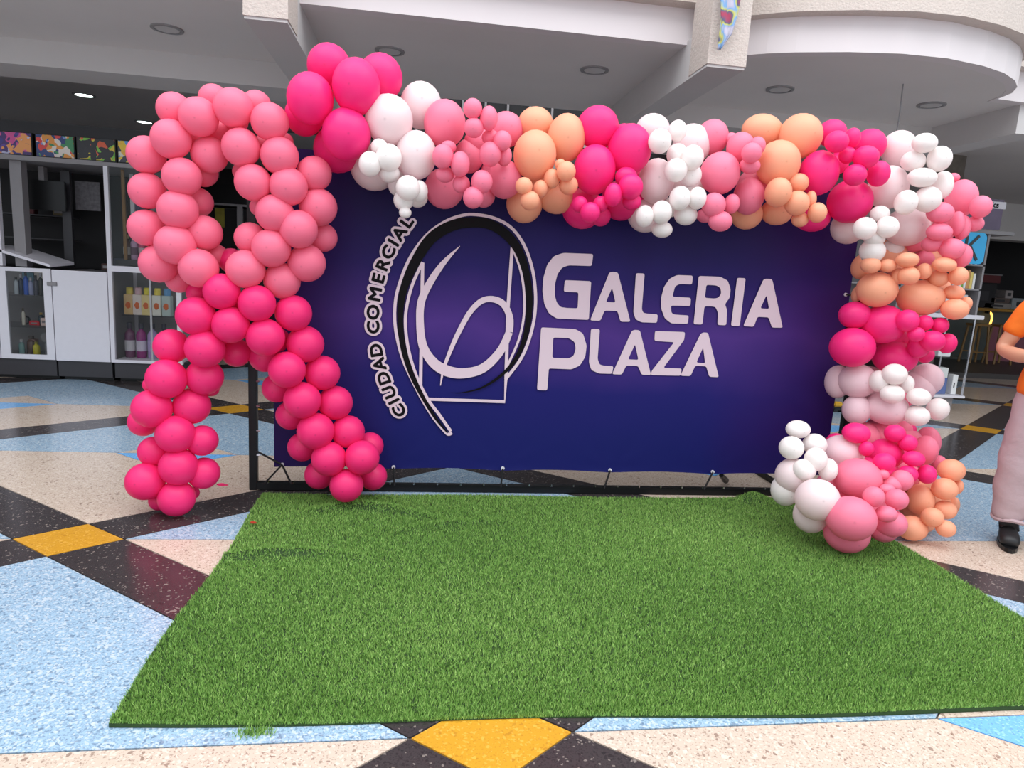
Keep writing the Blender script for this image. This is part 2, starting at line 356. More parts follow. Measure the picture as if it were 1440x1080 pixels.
letters = {
 'G': [[(355,103),(347,167),(225,163),(190,175),(165,210),(152,260),(150,320),(160,360),(180,385),(215,390),(272,392),(276,307),(198,304),(204,242),(344,248),(331,453),(160,446),(120,420),(95,370),(85,300),(90,230),(110,160),(145,115),(195,97)]],
 'A': [[(338,456),(440,203),(450,199),(478,199),(487,206),(552,463),(500,463),(483,406),(415,404),(393,458)],[(455,283),(422,358),(473,361)]],
 'L': [[(582,205),(628,207),(613,395),(620,415),(640,420),(698,424),(694,469),(610,466),(580,450),(568,415)]],
 'E': [[(884,218),(880,265),(815,262),(790,275),(775,330),(874,336),(871,380),(768,377),(770,415),(785,425),(862,430),(858,474),(770,472),(735,445),(715,390),(715,340),(730,280),(760,235),(800,215)]],
 'R': [[(916,220),(1030,224),(1070,245),(1085,290),(1080,335),(1055,370),(1066,400),(1062,482),(1015,480),(1018,415),(1005,385),(980,381),(946,381),(935,478),(888,476)],[(956,267),(1010,270),(1032,285),(1035,315),(1020,335),(1000,340),(948,336)]],
 'I': [[(1120,230),(1165,232),(1133,487),(1087,485)]],
 'A2': [[(1152,486),(1258,242),(1268,235),(1300,236),(1308,245),(1362,495),(1305,494),(1287,440),(1228,437),(1208,490)],[(1276,322),(1243,392),(1290,395)]],
 'P': [[(78,493),(260,502),(300,525),(320,590),(312,650),(285,695),(240,716),(119,711),(110,828),(56,826)],[(142,547),(225,550),(255,570),(262,605),(250,645),(225,658),(137,655)]],
 'L2': [[(343,500),(390,502),(378,660),(388,690),(410,697),(462,699),(455,740),(385,738),(345,720),(332,680)]],
 'A3': [[(455,742),(560,512),(575,506),(603,509),(662,747),(612,745),(593,698),(530,697),(507,744)],[(577,583),(540,663),(595,666)]],
 'Z': [[(683,512),(843,518),(838,560),(728,708),(825,712),(820,750),(662,747),(665,725),(785,572),(680,565)]],
 'A4': [[(818,750),(925,528),(940,520),(965,522),(1022,758),(972,756),(955,700),(897,697),(872,752)],[(939,600),(903,680),(950,684)]]}
for nm, lp in letters.items():
    o = flat('printed_letter', [rnd(Z8(l), .014) for l in lp], .012, MT['print_pink'], bn)
def smoothpts(P, n=8):
    out = []
    for i in range(len(P)-1):
        p0, p1, p2, p3 = [np.array(P[max(0, min(len(P)-1, i+k))], float) for k in (-1, 0, 1, 2)]
        for t in np.linspace(0, 1, n, endpoint=False):
            out.append(.5*((2*p1)+(-p0+p2)*t+(2*p0-5*p1+4*p2-p3)*t*t+(-p0+3*p1-3*p2+p3)*t**3))
    out.append(np.array(P[-1], float)); return out
def stroke(P, lift, m, w=None, sm=True, name='printed_stroke'):
    P = [tuple(p)+((w,) if w else ()) for p in P]
    S = smoothpts(P) if sm else [np.array(p, float) for p in P]
    Lf, Rt = [], []
    for i, p in enumerate(S):
        d = S[min(i+1, len(S)-1)][:2]-S[max(i-1, 0)][:2]; d /= (np.linalg.norm(d)+1e-9); n = np.array([-d[1], d[0]]); hw = p[2]/2
        Lf.append(Z7(*(p[:2]+n*hw))); Rt.append(Z7(*(p[:2]-n*hw)))
    V = []; Fc = []
    for a, b in zip(Lf, Rt): V += [(a[0], YB-lift, a[1]), (b[0], YB-lift, b[1]), (a[0], YB-lift+.0008, a[1]), (b[0], YB-lift+.0008, b[1])]
    for i in range(len(Lf)-1):
        k = 4*i; Fc += [(k, k+1, k+5, k+4), (k+2, k+6, k+7, k+3), (k, k+4, k+6, k+2), (k+1, k+3, k+7, k+5)]
    return mk(name, V, Fc, m, bn)
pk = MT['print_pink']
stroke([(436,984),(425,990),(412,984),(374,940),(342,895),(292,808),(232,680),(201,560),(196,460),(211,372),(256,255),(325,157),(403,98),(480,69),(540,66),(617,82),(686,121),(739,193),(774,292),(788,400),(783,500),(759,598),(724,676),(664,757)], .012, pk, 13)
stroke([(664,752),(658,853),(325,842)], .0121, pk, 13, False)
stroke([(313,266),(270,360),(245,460),(241,540),(255,640),(285,740),(332,838),(383,908),(432,978)], .0122, pk, 13)
stroke([(313,268),(304,810)], .0123, pk, 14, False)
stroke([(690,202),(672,460),(664,757)], .0123, pk, 14, False)
stroke([(690,202),(725,300),(740,400),(738,500),(715,600),(668,705)], .0122, pk, 10)
stroke([(418,985,4),(370,925,12),(320,845,16),(270,745,22),(235,640,24),(220,540,24),(222,440,28),(245,345,34),(290,250,42),(350,165,46),(430,115,46),(510,99,44),(590,106,42),(660,146,40),(715,215,36),(748,310,30),(762,410,28),(758,510,24),(738,600,20),(700,680,16),(640,745,12),(560,795,8),(480,815,4),(430,815,1)], .014, MT['print_black'])
SW = [(470,198,2),(400,270,22),(345,350,30),(308,430,32),(302,520,32),(315,620,36),(360,690,42),(420,725,46),(490,733,42),(570,710,38),(640,640,34),(678,560,30),(680,500,28),(655,445,28),(610,422,26),(560,430,24),(510,480,22),(460,570,20),(425,650,16),(400,720,12),(388,785,3)]
stroke(SW[:12], .0125, pk); stroke(SW[11:], .0131, pk)
# curved lettering, default vector font made bold by an offset
arc = smoothpts([(232,915),(172,805),(125,660),(107,500),(126,350),(176,215),(262,78)], 40)
acc = [0]
for a, b in zip(arc[:-1], arc[1:]): acc.append(acc[-1]+np.linalg.norm(b-a))
WD = {'C': .74, 'I': .34, 'U': .74, 'D': .74, 'A': .76, 'O': .82, 'M': .98, 'E': .68, 'R': .74, 'L': .62, ' ': .42}
tot = sum(WD[c] for c in 'CIUDAD COMERCIAL'); cum = 0; txt = []
for c in 'CIUDAD COMERCIAL':
    if c != ' ': txt.append((c, (cum+WD[c]/2)/tot))
    cum += WD[c]
def at(fr_):
    s = fr_*acc[-1]; i = min(range(len(acc)), key=lambda k: abs(acc[k]-s)); d = arc[min(i+3, len(arc)-1)]-arc[max(i-3, 0)]
    p = np.array(Z7(*arc[i])); q = np.array(Z7(*(arc[i]+d))); a = math.atan2(q[1]-p[1], q[0]-p[0]); return p, a
for ch, fr_ in txt:
    p, a = at(fr_)
    cu = bpy.data.curves.new('printed_letter', 'FONT'); cu.body = ch; cu.size = .112*K; cu.align_x = 'CENTER'; cu.align_y = 'CENTER'
    cu.offset = 0; cu.extrude = .0003; cu.resolution_u = 5
    mw = Matrix.Translation((p[0]*K, p[1]*K, 0))@Matrix.Rotation(a, 4, 'Z')@Matrix.Diagonal((1.12, .98, 1, 1))
    o = flat_from(cu.copy(), 'printed_letter', .0150, MT['print_black'], bn, mw); m0 = o.data.copy()
    for nm, r_, ns_, dy, mm in (('letter_outline', .0205, 18, .0025, pk), ('', .0042, 8, .0, MT['print_black'])):
        bmo = bmesh.new()
        for q in range(ns_):
            t = q*2*math.pi/ns_
            m2 = m0.copy(); m2.transform(Matrix.Translation((r_*K*math.cos(t), dy*K+.00005*q*K, r_*K*math.sin(t)))); bmo.from_mesh(m2)
        me = bpy.data.meshes.new(nm or 'printed_letter'); bmo.to_mesh(me); bmo.free(); me.materials.clear(); me.materials.append(mm)
        if nm: link(bpy.data.objects.new(nm, me), bn)
        else: o.data = me

# ------------------------------------------------------------------ grass rug
RX0, RX1, RY0, RY1 = -1.0, 3.07, 2.14, 4.53
def rugz(x, y):
    z = .012
    z += .045*np.exp(-((y-3.5-.05*np.sin((x+1)*4))/.035)**2)*np.exp(-((x+.72)/.32)**2)
    z += .040*np.exp(-((y-4.28+.9*(x+.35)**2)/.045)**2)*np.exp(-((x+.28)/.35)**2)
    z += .022*np.exp(-((y-3.95-.2*(x-.2))/.05)**2)*np.exp(-((x-.25)/.25)**2)
    z += .05*np.exp(-((x-2.5)/.1)**2-((y-4.5)/.08)**2)
    z += .008*np.sin(x*1.7+1)*np.sin(y*2.1); return z
def rugedge(x, y):      # slight waviness / skew of the outline
    return x+.03*(y-3.3)*0+.012*np.sin(y*4), y+.012*np.sin(x*3.1)-.045*(x-1)*(RY1-y)/2.4*.6
nx, ny = 90, 60; V = []; Fc = []
for j in range(ny+1):
    for i in range(nx+1):
        x = RX0+(RX1-RX0)*i/nx; y = RY0+(RY1-RY0)*j/ny; X, Y = rugedge(x, y); V.append((X, Y, float(max(.004, rugz(x, y)))))
nn = len(V)
for j in range(ny):
    for i in range(nx): a = j*(nx+1)+i; Fc.append((a, a+1, a+nx+2, a+nx+1))
V2 = [(v[0], v[1], .001) for v in V]
edge = [i for i in range(nx+1)]+[k*(nx+1)+nx for k in range(1, ny+1)]+[ny*(nx+1)+i for i in range(nx-1, -1, -1)]+[k*(nx+1) for k in range(ny-1, 0, -1)]
base = len(V); V += [V2[i] for i in edge]
for k in range(len(edge)): a, b = edge[k], edge[(k+1) % len(edge)]; Fc.append((a, base+k, base+(k+1) % len(edge), b))
rug = thing('grass_rug', 'rectangular bright green artificial grass rug lying in front of the banner frame', 'rug', (1.03, 3.3, 0))
mk('backing', V, Fc, mat('grass_backing', (38, 62, 24), .9, noise=.2, nscale=50), rug, True)
def grass_mat():
    m = bpy.data.materials.new('plastic_grass'); m.use_nodes = True; nt = m.node_tree; N = nt.nodes.new; L = nt.links.new
    b = nt.nodes['Principled BSDF']; b.inputs['Roughness'].default_value = .55; b.inputs['Specular IOR Level'].default_value = .25
    at_ = N('ShaderNodeAttribute'); at_.attribute_name = 'tint'
    cr = N('ShaderNodeValToRGB'); L(at_.outputs['Fac'], cr.inputs[0]); e = cr.color_ramp.elements
    e[0].color = srgb(80, 118, 54); e[1].color = srgb(176, 208, 118); k = e.new(.5); k.color = srgb(124, 168, 78)
    L(cr.outputs[0], b.inputs['Base Color']); return m
NB = 420000
def blades(n, x, y, z0, hmean=.016):
    hgt = hmean*np.random.uniform(.6, 1.25, n); ang = np.random.uniform(0, 2*np.pi, n); lean = np.random.uniform(.1, .75, n)
    la = np.random.uniform(0, 6.283, n); wd = np.random.uniform(.0016, .0028, n)
    base = np.stack([x, y, z0], 1); side = np.stack([np.cos(ang), np.sin(ang), 0*ang], 1)*wd[:, None]
    tip = base+np.stack([np.cos(la)*lean*hgt, np.sin(la)*lean*hgt, hgt*np.sqrt(1-lean**2*.8)], 1)
    v = np.empty((n*3, 3)); v[0::3] = base-side; v[1::3] = base+side; v[2::3] = tip; return v
def blade_mesh(name, v, m, parent):
    n = len(v)//3; v = v*K-np.array(parent.location)
    me = bpy.data.meshes.new(name); me.vertices.add(n*3); me.vertices.foreach_set('co', v.astype(np.float32).ravel())
    me.loops.add(n*3); me.loops.foreach_set('vertex_index', np.arange(n*3, dtype=np.int32))
    me.polygons.add(n); me.polygons.foreach_set('loop_start', np.arange(0, n*3, 3, dtype=np.int32)); me.polygons.foreach_set('loop_total', np.full(n, 3, np.int32))
    me.update(); a = me.attributes.new('tint', 'FLOAT', 'POINT')
    c = v[0::3]; t = np.clip(np.random.beta(2.2, 2.2, n)+.10*np.sin(c[:, 0]*2.3)*np.sin(c[:, 1]*3.1), 0, 1)
    a.data.foreach_set('value', np.repeat(t, 3).astype(np.float32)); me.materials.append(m)
    return link(bpy.data.objects.new(name, me), parent)
GM = grass_mat()
bx = np.random.uniform(RX0, RX1, NB); by = RY0+(RY1-RY0)*np.random.uniform(0, 1, NB)**1.25
ex, ey = rugedge(bx, by)
o = blade_mesh('grass_pile', blades(NB, ex, ey, np.maximum(.004, rugz(bx, by))), GM, rug); o['kind'] = 'stuff'
p = onz(358, 1031)
tf = thing('grass_scrap', 'small loose tuft of green plastic grass on the floor before the rug', 'grass', (p.x, p.y, 0))
n = 260; blade_mesh('blades', blades(n, p.x+np.random.normal(0, .030, n), p.y+np.random.normal(0, .012, n), np.full(n, .001), .022), GM, tf)['kind'] = 'stuff'

# ------------------------------------------------------------------ balloons
BC = {'L': (255, 122, 152), 'H': (254, 50, 126), 'M': (255, 48, 134), 'W': (254, 246, 242), 'V': (250, 216, 222), 'P': (255, 136, 164), 'C': (255, 180, 144)}
BN = {'L': 'light coral pink', 'H': 'hot pink', 'M': 'magenta pink', 'W': 'white', 'V': 'pinkish white', 'P': 'coral pink', 'C': 'peach'}
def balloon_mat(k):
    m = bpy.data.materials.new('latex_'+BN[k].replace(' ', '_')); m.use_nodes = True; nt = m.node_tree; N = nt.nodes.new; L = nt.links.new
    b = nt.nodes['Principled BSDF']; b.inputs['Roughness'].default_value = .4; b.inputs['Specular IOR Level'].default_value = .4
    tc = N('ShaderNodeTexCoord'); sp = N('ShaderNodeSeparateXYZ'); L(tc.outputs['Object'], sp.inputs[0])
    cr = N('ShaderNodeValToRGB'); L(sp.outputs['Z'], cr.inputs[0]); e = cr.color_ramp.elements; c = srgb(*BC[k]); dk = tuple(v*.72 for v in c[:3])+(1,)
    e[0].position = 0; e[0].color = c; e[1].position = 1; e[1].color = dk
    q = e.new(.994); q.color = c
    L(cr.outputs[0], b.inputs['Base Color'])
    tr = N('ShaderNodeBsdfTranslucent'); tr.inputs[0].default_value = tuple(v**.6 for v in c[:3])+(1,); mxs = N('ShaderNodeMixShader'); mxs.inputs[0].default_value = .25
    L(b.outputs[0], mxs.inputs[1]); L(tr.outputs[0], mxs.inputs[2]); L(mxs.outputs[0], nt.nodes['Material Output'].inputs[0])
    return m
BM = {}
def balloon_mesh(k):
    prof = []
    for i in range(1, 17):
        a = math.pi*i/17; r = math.sin(a); z = math.cos(a)
        if z < -.5: z2 = z-.10*((-z-.5)/.5)**2; r *= 1-.12*((-z-.5)/.5)
        else: z2 = z
        prof.append((r, z2))
    prof += [(.07, -1.13), (.035, -1.16), (.07, -1.2), (.085, -1.24)]
    g = G(); n = 24; V = [(0, 0, 1)]; Fc = []
    for r, z in prof:
        for q in range(n): t = 2*math.pi*q/n; V.append((r*math.cos(t), r*math.sin(t), z))
    for q in range(n): Fc.append((0, 1+q, 1+(q+1) % n))
    for i in range(len(prof)-1):
        for q in range(n): a = 1+i*n; Fc.append((a+q, a+n+q, a+n+(q+1) % n, a+(q+1) % n))
    Fc.append(tuple(range(1+(len(prof)-1)*n, 1+len(prof)*n))[::-1])
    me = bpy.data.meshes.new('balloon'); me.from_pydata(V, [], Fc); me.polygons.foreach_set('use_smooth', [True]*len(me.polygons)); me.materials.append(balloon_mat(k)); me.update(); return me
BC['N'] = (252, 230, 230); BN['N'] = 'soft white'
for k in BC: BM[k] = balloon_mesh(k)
GF = 1.045
def place_balloon(px, py, rx, ry, S, k, parent, axis, label):
    """front surface of the balloon at world depth S"""
    R = .14
    for _ in range(4):
        Yc = S+R; P = ony(px, py, Yc); dep = (P-CO).dot(CF); R = (rx+ry)/2*dep/F
    for _ in range(60):
        if P.z-ry*dep/F*1.0 >= .004: break
        Yc -= .02; P = ony(px, py, Yc); dep = (P-CO).dot(CF)
    RX, RY = rx*GF*dep/F, ry*GF*dep/F
    e = (P-CO).normalized(); off = math.sqrt(max(.01, e.dot(CF)))     # off-axis spheres look stretched
    RX *= off; RY *= off; R = (RX+RY)/2
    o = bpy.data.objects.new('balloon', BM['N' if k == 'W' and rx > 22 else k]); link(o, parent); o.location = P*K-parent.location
    # crown towards the viewer side, knot tucked into the cluster behind
    fz = Vector((0, -1, 0))+Vector((random.uniform(-.2, .2), 0, random.uniform(-.25, .15)))
    if abs(RY/RX-1) < .08: fz += Vector(((P.x-axis.x)*1.2, 0, (P.z-axis.z)*.8))
    fz.normalize(); xx = Vector((0, 0, 1)).cross(fz).normalized()*1.0; yy = fz.cross(xx)
    Mr = Matrix((xx, yy, fz)).transposed()
    o.rotation_mode = 'QUATERNION'; o.rotation_quaternion = Mr.to_quaternion(); o.scale = Vector((RX, RY, R))*K
    o['label'] = label
    return o
def zs(ox, oy, s): return lambda x, y: (ox+x/s, oy+y/s)
z1, z2, z3 = zs(160, 40, 3.6), zs(160, 300, 3.6), zs(160, 500, 3.6)
RIB = []
def R_(z, k, rows):
    for r in rows.split(';'):
        t = r.split(); x, y = z(float(t[0]), float(t[1])); RIB.append((x, y, float(t[2])/3.6, k, t[3]))
R_(z1, 'L', '305 410 88 M;430 448 100 F;505 358 76 B;605 402 100 F;722 390 76 B;790 472 95 F;290 560 101 F;165 640 97 M;485 640 92 M;645 602 97 F;840 645 95 F;345 752 98 F;170 822 93 M;455 730 72 B;430 880 73 B;705 780 92 F;885 800 95 F;1015 735 86 M;1035 905 94 M;815 937 95 F;325 918 101 F;168 1010 94 M;460 1035 88 M;735 905 46 B;865 572 44 B;645 725 44 B;935 1017 95 F;530 520 62 B;410 575 60 B;620 470 60 B;760 600 60 B')
R_(z2, 'L', '312 158 102 F;228 255 97 M;330 335 68 B;430 278 98 F;520 215 58 B;667 283 96 F;690 125 78 M;797 176 96 F;1058 122 72 B;977 252 93 M;852 341 90 M')
R_(z2, 'H', '595 240 63 B;547 396 91 F;425 405 56 B;725 456 92 F;910 505 90 M;416 520 98 F;592 565 92 F;768 627 94 F;970 662 91 M;292 673 88 M;462 685 98 F;620 705 72 B;765 725 78 B;267 837 101 F;460 828 92 M;492 885 42 B;877 792 91 F;1057 808 86 M;825 885 72 B;193 988 99 F;395 975 92 M;185 868 38 B;955 946 91 F;1122 959 84 M;895 1022 72 B;640 480 60 B;540 620 60 B;830 640 60 B')
R_(z3, 'H', '150 335 75 B;312 398 97 F;448 430 78 M;202 485 77 M;328 563 96 F;455 595 80 M;160 637 97 F;318 723 92 F;228 735 50 B;402 695 32 B;1022 382 91 F;1186 385 81 M;955 462 72 B;1297 456 66 B;1090 523 86 F;1257 517 85 F;1040 603 72 B;1313 611 68 B;1178 658 82 F')
rb = thing('balloon_ribbon', 'tall ribbon loop of light pink over hot pink balloons standing left of the banner', 'balloon ribbon', (-1.1, 4.2, 0))
SR = {'F': 4.02, 'M': 4.11, 'B': 4.25}
for (x, y, r, k, l) in RIB:
    right = max(0, min(1, (x-330)/120))*max(0, min(1, (y-430)/120))
    cc = ony(x, y, 4.2)
    place_balloon(x, y, r, r*1.0, SR[l]+.13*right, k, rb, Vector((cc.x, 4.3, cc.z)), BN[k]+' round balloon')
GAR = []
def g_(z, s, rows):
    for r in rows.strip().split(';'):
        t = r.split(); x, y = z(float(t[1]), float(t[2])); rx = float(t[3])/s; ry = float(t[4])/s; GAR.append((x, y, rx, ry, t[0], t[5]))
g_(z1, 3.6, 'M 1090 192 111 112 B;M 1228 295 121 139 F;M 1350 248 112 117 B;M 995 355 118 129 F;M 965 440 97 104 B;M 1178 537 122 129 F;M 1132 612 118 116 B')
z4, z5, z6, z7, z8 = zs(480, 90, 5.1429), zs(720, 130, 5.1429), zs(960, 140, 5.1429), zs(1140, 170, 5.1429), zs(1140, 340, 5.1429)
g_(z4, 5.1429, '''W 345 405 172 178 F;W 575 300 150 165 B;P 748 432 150 167 M;W 540 660 146 171 F;W 343 677 93 97 f;W 275 602 62 60 m;W 207 724 80 89 f;W 345 790 76 66 m;W 238 750 168 162 B;W 482 897 86 88 f;W 562 920 63 76 m;W 450 985 71 74 m;W 400 880 60 70 B;W 550 960 74 76 B;W 462 1075 44 40 m;
P 950 323 68 72 f;P 1067 393 64 86 f;P 958 462 71 70 f;P 1190 475 125 125 B;P 1078 532 63 55 m;P 1165 556 66 71 f;P 1075 653 79 87 f;P 1178 665 55 72 m;P 735 669 76 86 f;P 775 602 56 46 m;P 860 725 68 90 f;P 925 665 105 120 B;P 750 800 66 56 m;P 868 870 63 64 m;P 745 900 139 142 B;P 1016 853 76 82 f;P 953 966 72 76 f;P 1030 945 82 90 B;P 1180 835 122 135 M;P 990 560 100 90 B;P 1120 760 90 90 B''')
g_(z5, 5.1429, '''C 165 453 153 172 F;C 170 228 127 118 B;C 392 330 136 168 M;C 86 677 61 61 f;C 206 697 51 61 m;C 130 783 68 69 f;C 90 805 128 135 B;C 288 623 57 70 m;C 391 571 69 71 f;C 350 522 40 40 m;C 409 672 67 67 m;C 320 768 127 107 B;
M 620 252 150 150 M;M 849 412 156 177 F;M 808 300 70 72 B;M 597 560 149 174 F;M 826 612 80 70 m;M 858 683 88 89 f;M 731 741 60 83 f;M 565 869 70 72 f;M 490 810 56 58 m;M 640 808 52 58 m;M 510 840 146 142 B;M 640 896 72 70 B;M 866 790 68 60 m;M 790 780 140 142 B;
W 1016 278 125 120 B;W 1069 353 83 88 f;W 1197 277 66 75 m;W 1300 378 137 145 B;W 1195 450 75 80 m;W 1305 471 80 89 f;W 1184 563 82 83 f;W 1290 600 80 82 m;W 1042 642 127 159 M;W 958 895 63 77 f;W 1081 867 74 83 f;W 1084 990 76 58 m;W 966 878 128 131 B;W 1215 765 76 86 f;W 1339 765 65 80 f;W 1256 885 83 74 m;W 1150 830 62 70 B;W 1310 690 82 80 B''')
g_(z6, 5.1429, '''P 215 272 115 125 B;P 269 533 142 150 F;P 418 345 100 107 M;P 540 335 58 66 m;P 498 386 73 73 f;P 486 478 76 58 m;P 350 285 50 45 B;P 477 700 109 132 M;P 224 764 84 88 f;P 355 755 53 71 m;P 271 880 86 73 f;P 160 840 60 50 B;
C 572 222 146 115 B;C 850 265 157 160 M;C 690 462 157 165 F;C 691 672 93 106 f;C 838 602 73 68 m;C 826 750 88 90 f;C 925 725 38 65 m;C 974 818 66 73 f;C 848 868 60 54 m;C 462 830 114 108 B;C 680 812 114 96 B;
M 1080 245 105 100 B;M 985 531 140 161 F;M 1114 305 86 80 f;M 1228 278 57 74 m;M 1190 402 60 62 m;M 1350 332 118 120 B;M 1325 416 95 83 f;M 1246 546 83 80 f;M 1209 738 158 158 M;M 935 858 133 98 B;M 1120 460 80 80 B''')
g_(z7, 5.1429, '''M 490 382 80 95 m;W 635 200 123 132 B;W 824 160 93 73 f;W 931 275 86 95 f;W 740 292 88 76 m;W 806 410 106 72 f;W 845 568 97 97 f;W 689 590 81 92 f;W 558 482 140 160 M;W 950 465 68 105 m;W 692 770 166 140 M;W 270 770 122 122 B;W 391 777 82 82 f;W 554 768 81 80 f;W 500 672 70 60 m;W 460 850 80 60 m;W 445 942 92 86 m;W 592 932 78 77 B;
P 1088 562 106 143 M;P 1032 412 48 36 B;P 1228 622 77 86 f;P 1186 745 66 58 m;P 936 664 98 79 f;P 930 804 93 66 f;P 1058 742 50 92 m;P 1097 772 48 92 m;P 876 892 76 60 m;P 1022 926 90 79 f;P 1088 975 68 92 m;P 740 895 92 54 B;P 960 930 120 80 B''')
g_(z8, 5.1429, '''C 365 182 65 92 B;C 434 168 72 62 m;C 556 172 62 48 m;C 700 131 86 56 f;C 708 247 76 70 f;C 632 250 46 62 m;C 820 214 50 62 m;C 967 166 90 56 f;C 926 264 70 62 m;C 1067 248 68 71 f;C 332 380 30 62 B;C 479 346 143 130 F;C 793 407 172 133 F;C 1036 368 79 56 m;C 1042 488 100 79 f;C 1120 450 42 56 m;P 820 130 90 70 B;C 640 180 100 80 B;C 900 330 110 90 B;
M 318 530 116 99 M;M 525 595 156 142 F;M 300 764 158 145 F;M 608 838 160 120 M;M 697 571 83 83 f;M 825 588 56 60 m;M 935 605 62 60 m;M 762 669 62 56 f;M 879 718 91 79 f;M 988 735 62 77 m;M 782 755 76 88 m;M 825 815 66 64 B;M 620 700 120 90 B''')
z9, z10 = zs(1060, 480, 4.5), zs(1060, 580, 4.5)
g_(z9, 4.5, '''V 530 256 74 106 B;V 655 250 117 110 M;V 1090 240 103 106 B;W 790 252 56 70 m;W 891 208 79 69 f;W 965 270 45 60 m;W 876 333 78 62 f;W 1043 351 75 58 f;W 1165 428 68 73 m;W 1032 472 78 66 f;V 650 432 86 95 M;V 840 423 135 105 F;
M 648 580 89 65 f;M 520 640 62 60 B;M 892 582 67 57 f;M 975 643 58 55 f;M 975 560 52 50 B;M 712 680 44 50 m;M 832 712 112 99 M;M 825 765 70 62 f;M 1012 743 71 50 f;M 975 841 62 58 m;M 1095 841 58 63 f;P 1100 640 72 105 B;P 1085 690 66 100 M;P 1170 770 46 52 B;P 780 580 120 78 B;P 960 620 100 80 B;M 720 790 60 60 B;M 900 640 90 80 B;
C 1250 816 85 75 f;C 1208 934 81 72 f;C 1292 920 30 50 m;P 940 340 90 80 B;V 900 480 90 80 B;P 950 560 70 60 B''')
g_(z10, 4.5, '''W 280 106 78 56 f;W 238 224 76 74 f;W 386 202 75 68 m;W 392 297 70 77 f;W 319 363 72 70 m;W 470 362 56 74 m;W 243 402 104 112 M;W 200 490 88 102 B;V 562 253 133 111 M;W 402 551 137 133 F;W 360 648 105 117 B;P 657 415 148 127 F;P 614 671 154 144 F;P 588 762 145 124 B;P 759 533 67 67 f;P 903 550 72 69 f;P 934 430 72 68 f;P 873 452 70 50 m;P 845 485 50 34 m;P 818 392 38 32 m;P 838 643 72 53 m;P 860 700 107 92 M;P 820 742 92 80 B;C 1052 552 83 102 M;C 1000 732 100 80 B;C 1130 664 68 64 f;C 1211 617 72 62 m;C 1265 590 30 62 B;C 1215 735 62 56 f;C 1085 700 62 60 B;P 500 480 110 110 B;C 1150 560 90 90 B;P 760 620 110 100 B''')
ga = thing('balloon_garland', 'garland of white, pink, peach and magenta balloons over the banner and down its right side', 'balloon garland', (3.1, 4.2, 0))
for (a_, b_, r_, k_) in [(1258, 642, 24, 'M'), (1240, 668, 24, 'M'), (1270, 668, 22, 'P'), (1290, 640, 20, 'P'), (1290, 690, 22, 'C'), (1240, 610, 26, 'P'), (1215, 615, 22, 'P'), (1180, 668, 26, 'W'), (1290, 715, 24, 'C'), (1220, 700, 24, 'P'), (700, 245, 24, 'P'), (560, 235, 24, 'W'), (760, 260, 22, 'C'), (900, 262, 24, 'M'), (955, 250, 26, 'W'), (1060, 262, 24, 'P'), (1290, 300, 26, 'W'), (1320, 320, 24, 'P'), (1250, 360, 24, 'C'), (1300, 370, 24, 'C'), (1250, 480, 26, 'M'), (1220, 540, 26, 'V'), (1290, 545, 24, 'V')]:
    GAR.append((a_, b_, r_, r_, k_, 'B'))
SG = {'F': 4.06, 'M': 4.15, 'B': 4.29, 'f': 3.98, 'm': 4.06}
for (x, y, rx, ry, k, l) in GAR:
    S = SG[l]
    if y > 590: S -= .0052*(y-590)*(1 if x < 1240 else max(.45, 1-(x-1240)/70*.55))+.02
    if x < 570 and k == 'M': S -= .06
    if x > 1090 and y > 200 and y < 590: S -= .0
    cc = ony(x, y, 4.2)
    ax = Vector((cc.x+.0, 4.4, cc.z)) if y > 330 else Vector((cc.x, 4.4, cc.z))
    place_balloon(x, y, rx, ry, S, k, ga, ax, ('small ' if (rx+ry)/2 < 22 else 'large ')+BN[k]+' balloon')
# burst scrap of pink balloon
p = onz(312, 682); g = G(); pts = [(-.035, 0), (-.02, .012), (0, .016), (.015, .008), (.045, -.006), (.02, -.012), (-.01, -.014)]
g.prism([(p.x+a, p.y+b*1.6) for a, b in pts], .001, .006); tag(g.mk('balloon_scrap', BM['H'].materials[0]), 'small torn scrap of pink balloon on the beige floor beside the ribbon', 'balloon scrap')
p = onz(356, 742); g = G(); g.prism([(p.x+a*.5, p.y+b) for a, b in pts], .03, .036); tag(g.mk('balloon_scrap', mat('red_latex', (176, 60, 40), .4)), 'tiny reddish balloon scrap on the rug near its back left corner', 'balloon scrap')

# ------------------------------------------------------------------ left kiosk
YK = 8.45
def sidebox(name, label, x0, x1, y0, y1, z0, z1, cat='cabinet'):
    return thing(name, label, cat, ((x0+x1)/2, (y0+y1)/2, 0))
def plinth(t, x0, x1): G().box(x0+.01, x1-.01, YK+.03, 9.5, .045, .235).mk('plinth', MT['dgrey'], t); G().box(x0+.03, x1-.03, YK+.12, 9.4, 0, .045).mk('base', MT['blackm'], t)
ka = sidebox('display_cabinet', 'white kiosk cabinet with a glazed door full of cosmetics at far left', -5.7, -4.2, YK, 9.55, 0, 1.29)
plinth(ka, -5.7, -4.2)
g = G().box(-5.7, -5.66, YK+.03, 9.5, .235, 1.28).box(-4.235, -4.2, YK+.03, 9.5, .235, 1.28).box(-5.66, -4.235, YK+.6, 9.45, .235, .26).box(-5.66, -4.235, 9.0, 9.03, .235, 1.26).box(-5.66, -4.235, YK+.03, 9.0, .235, .262)
g.mk('carcass', MT['grey'], ka)
for z in (.96, .60): G().box(-5.66, -4.235, YK+.06, 8.98, z, z+.012).mk('shelf', MT['glass'], ka); 
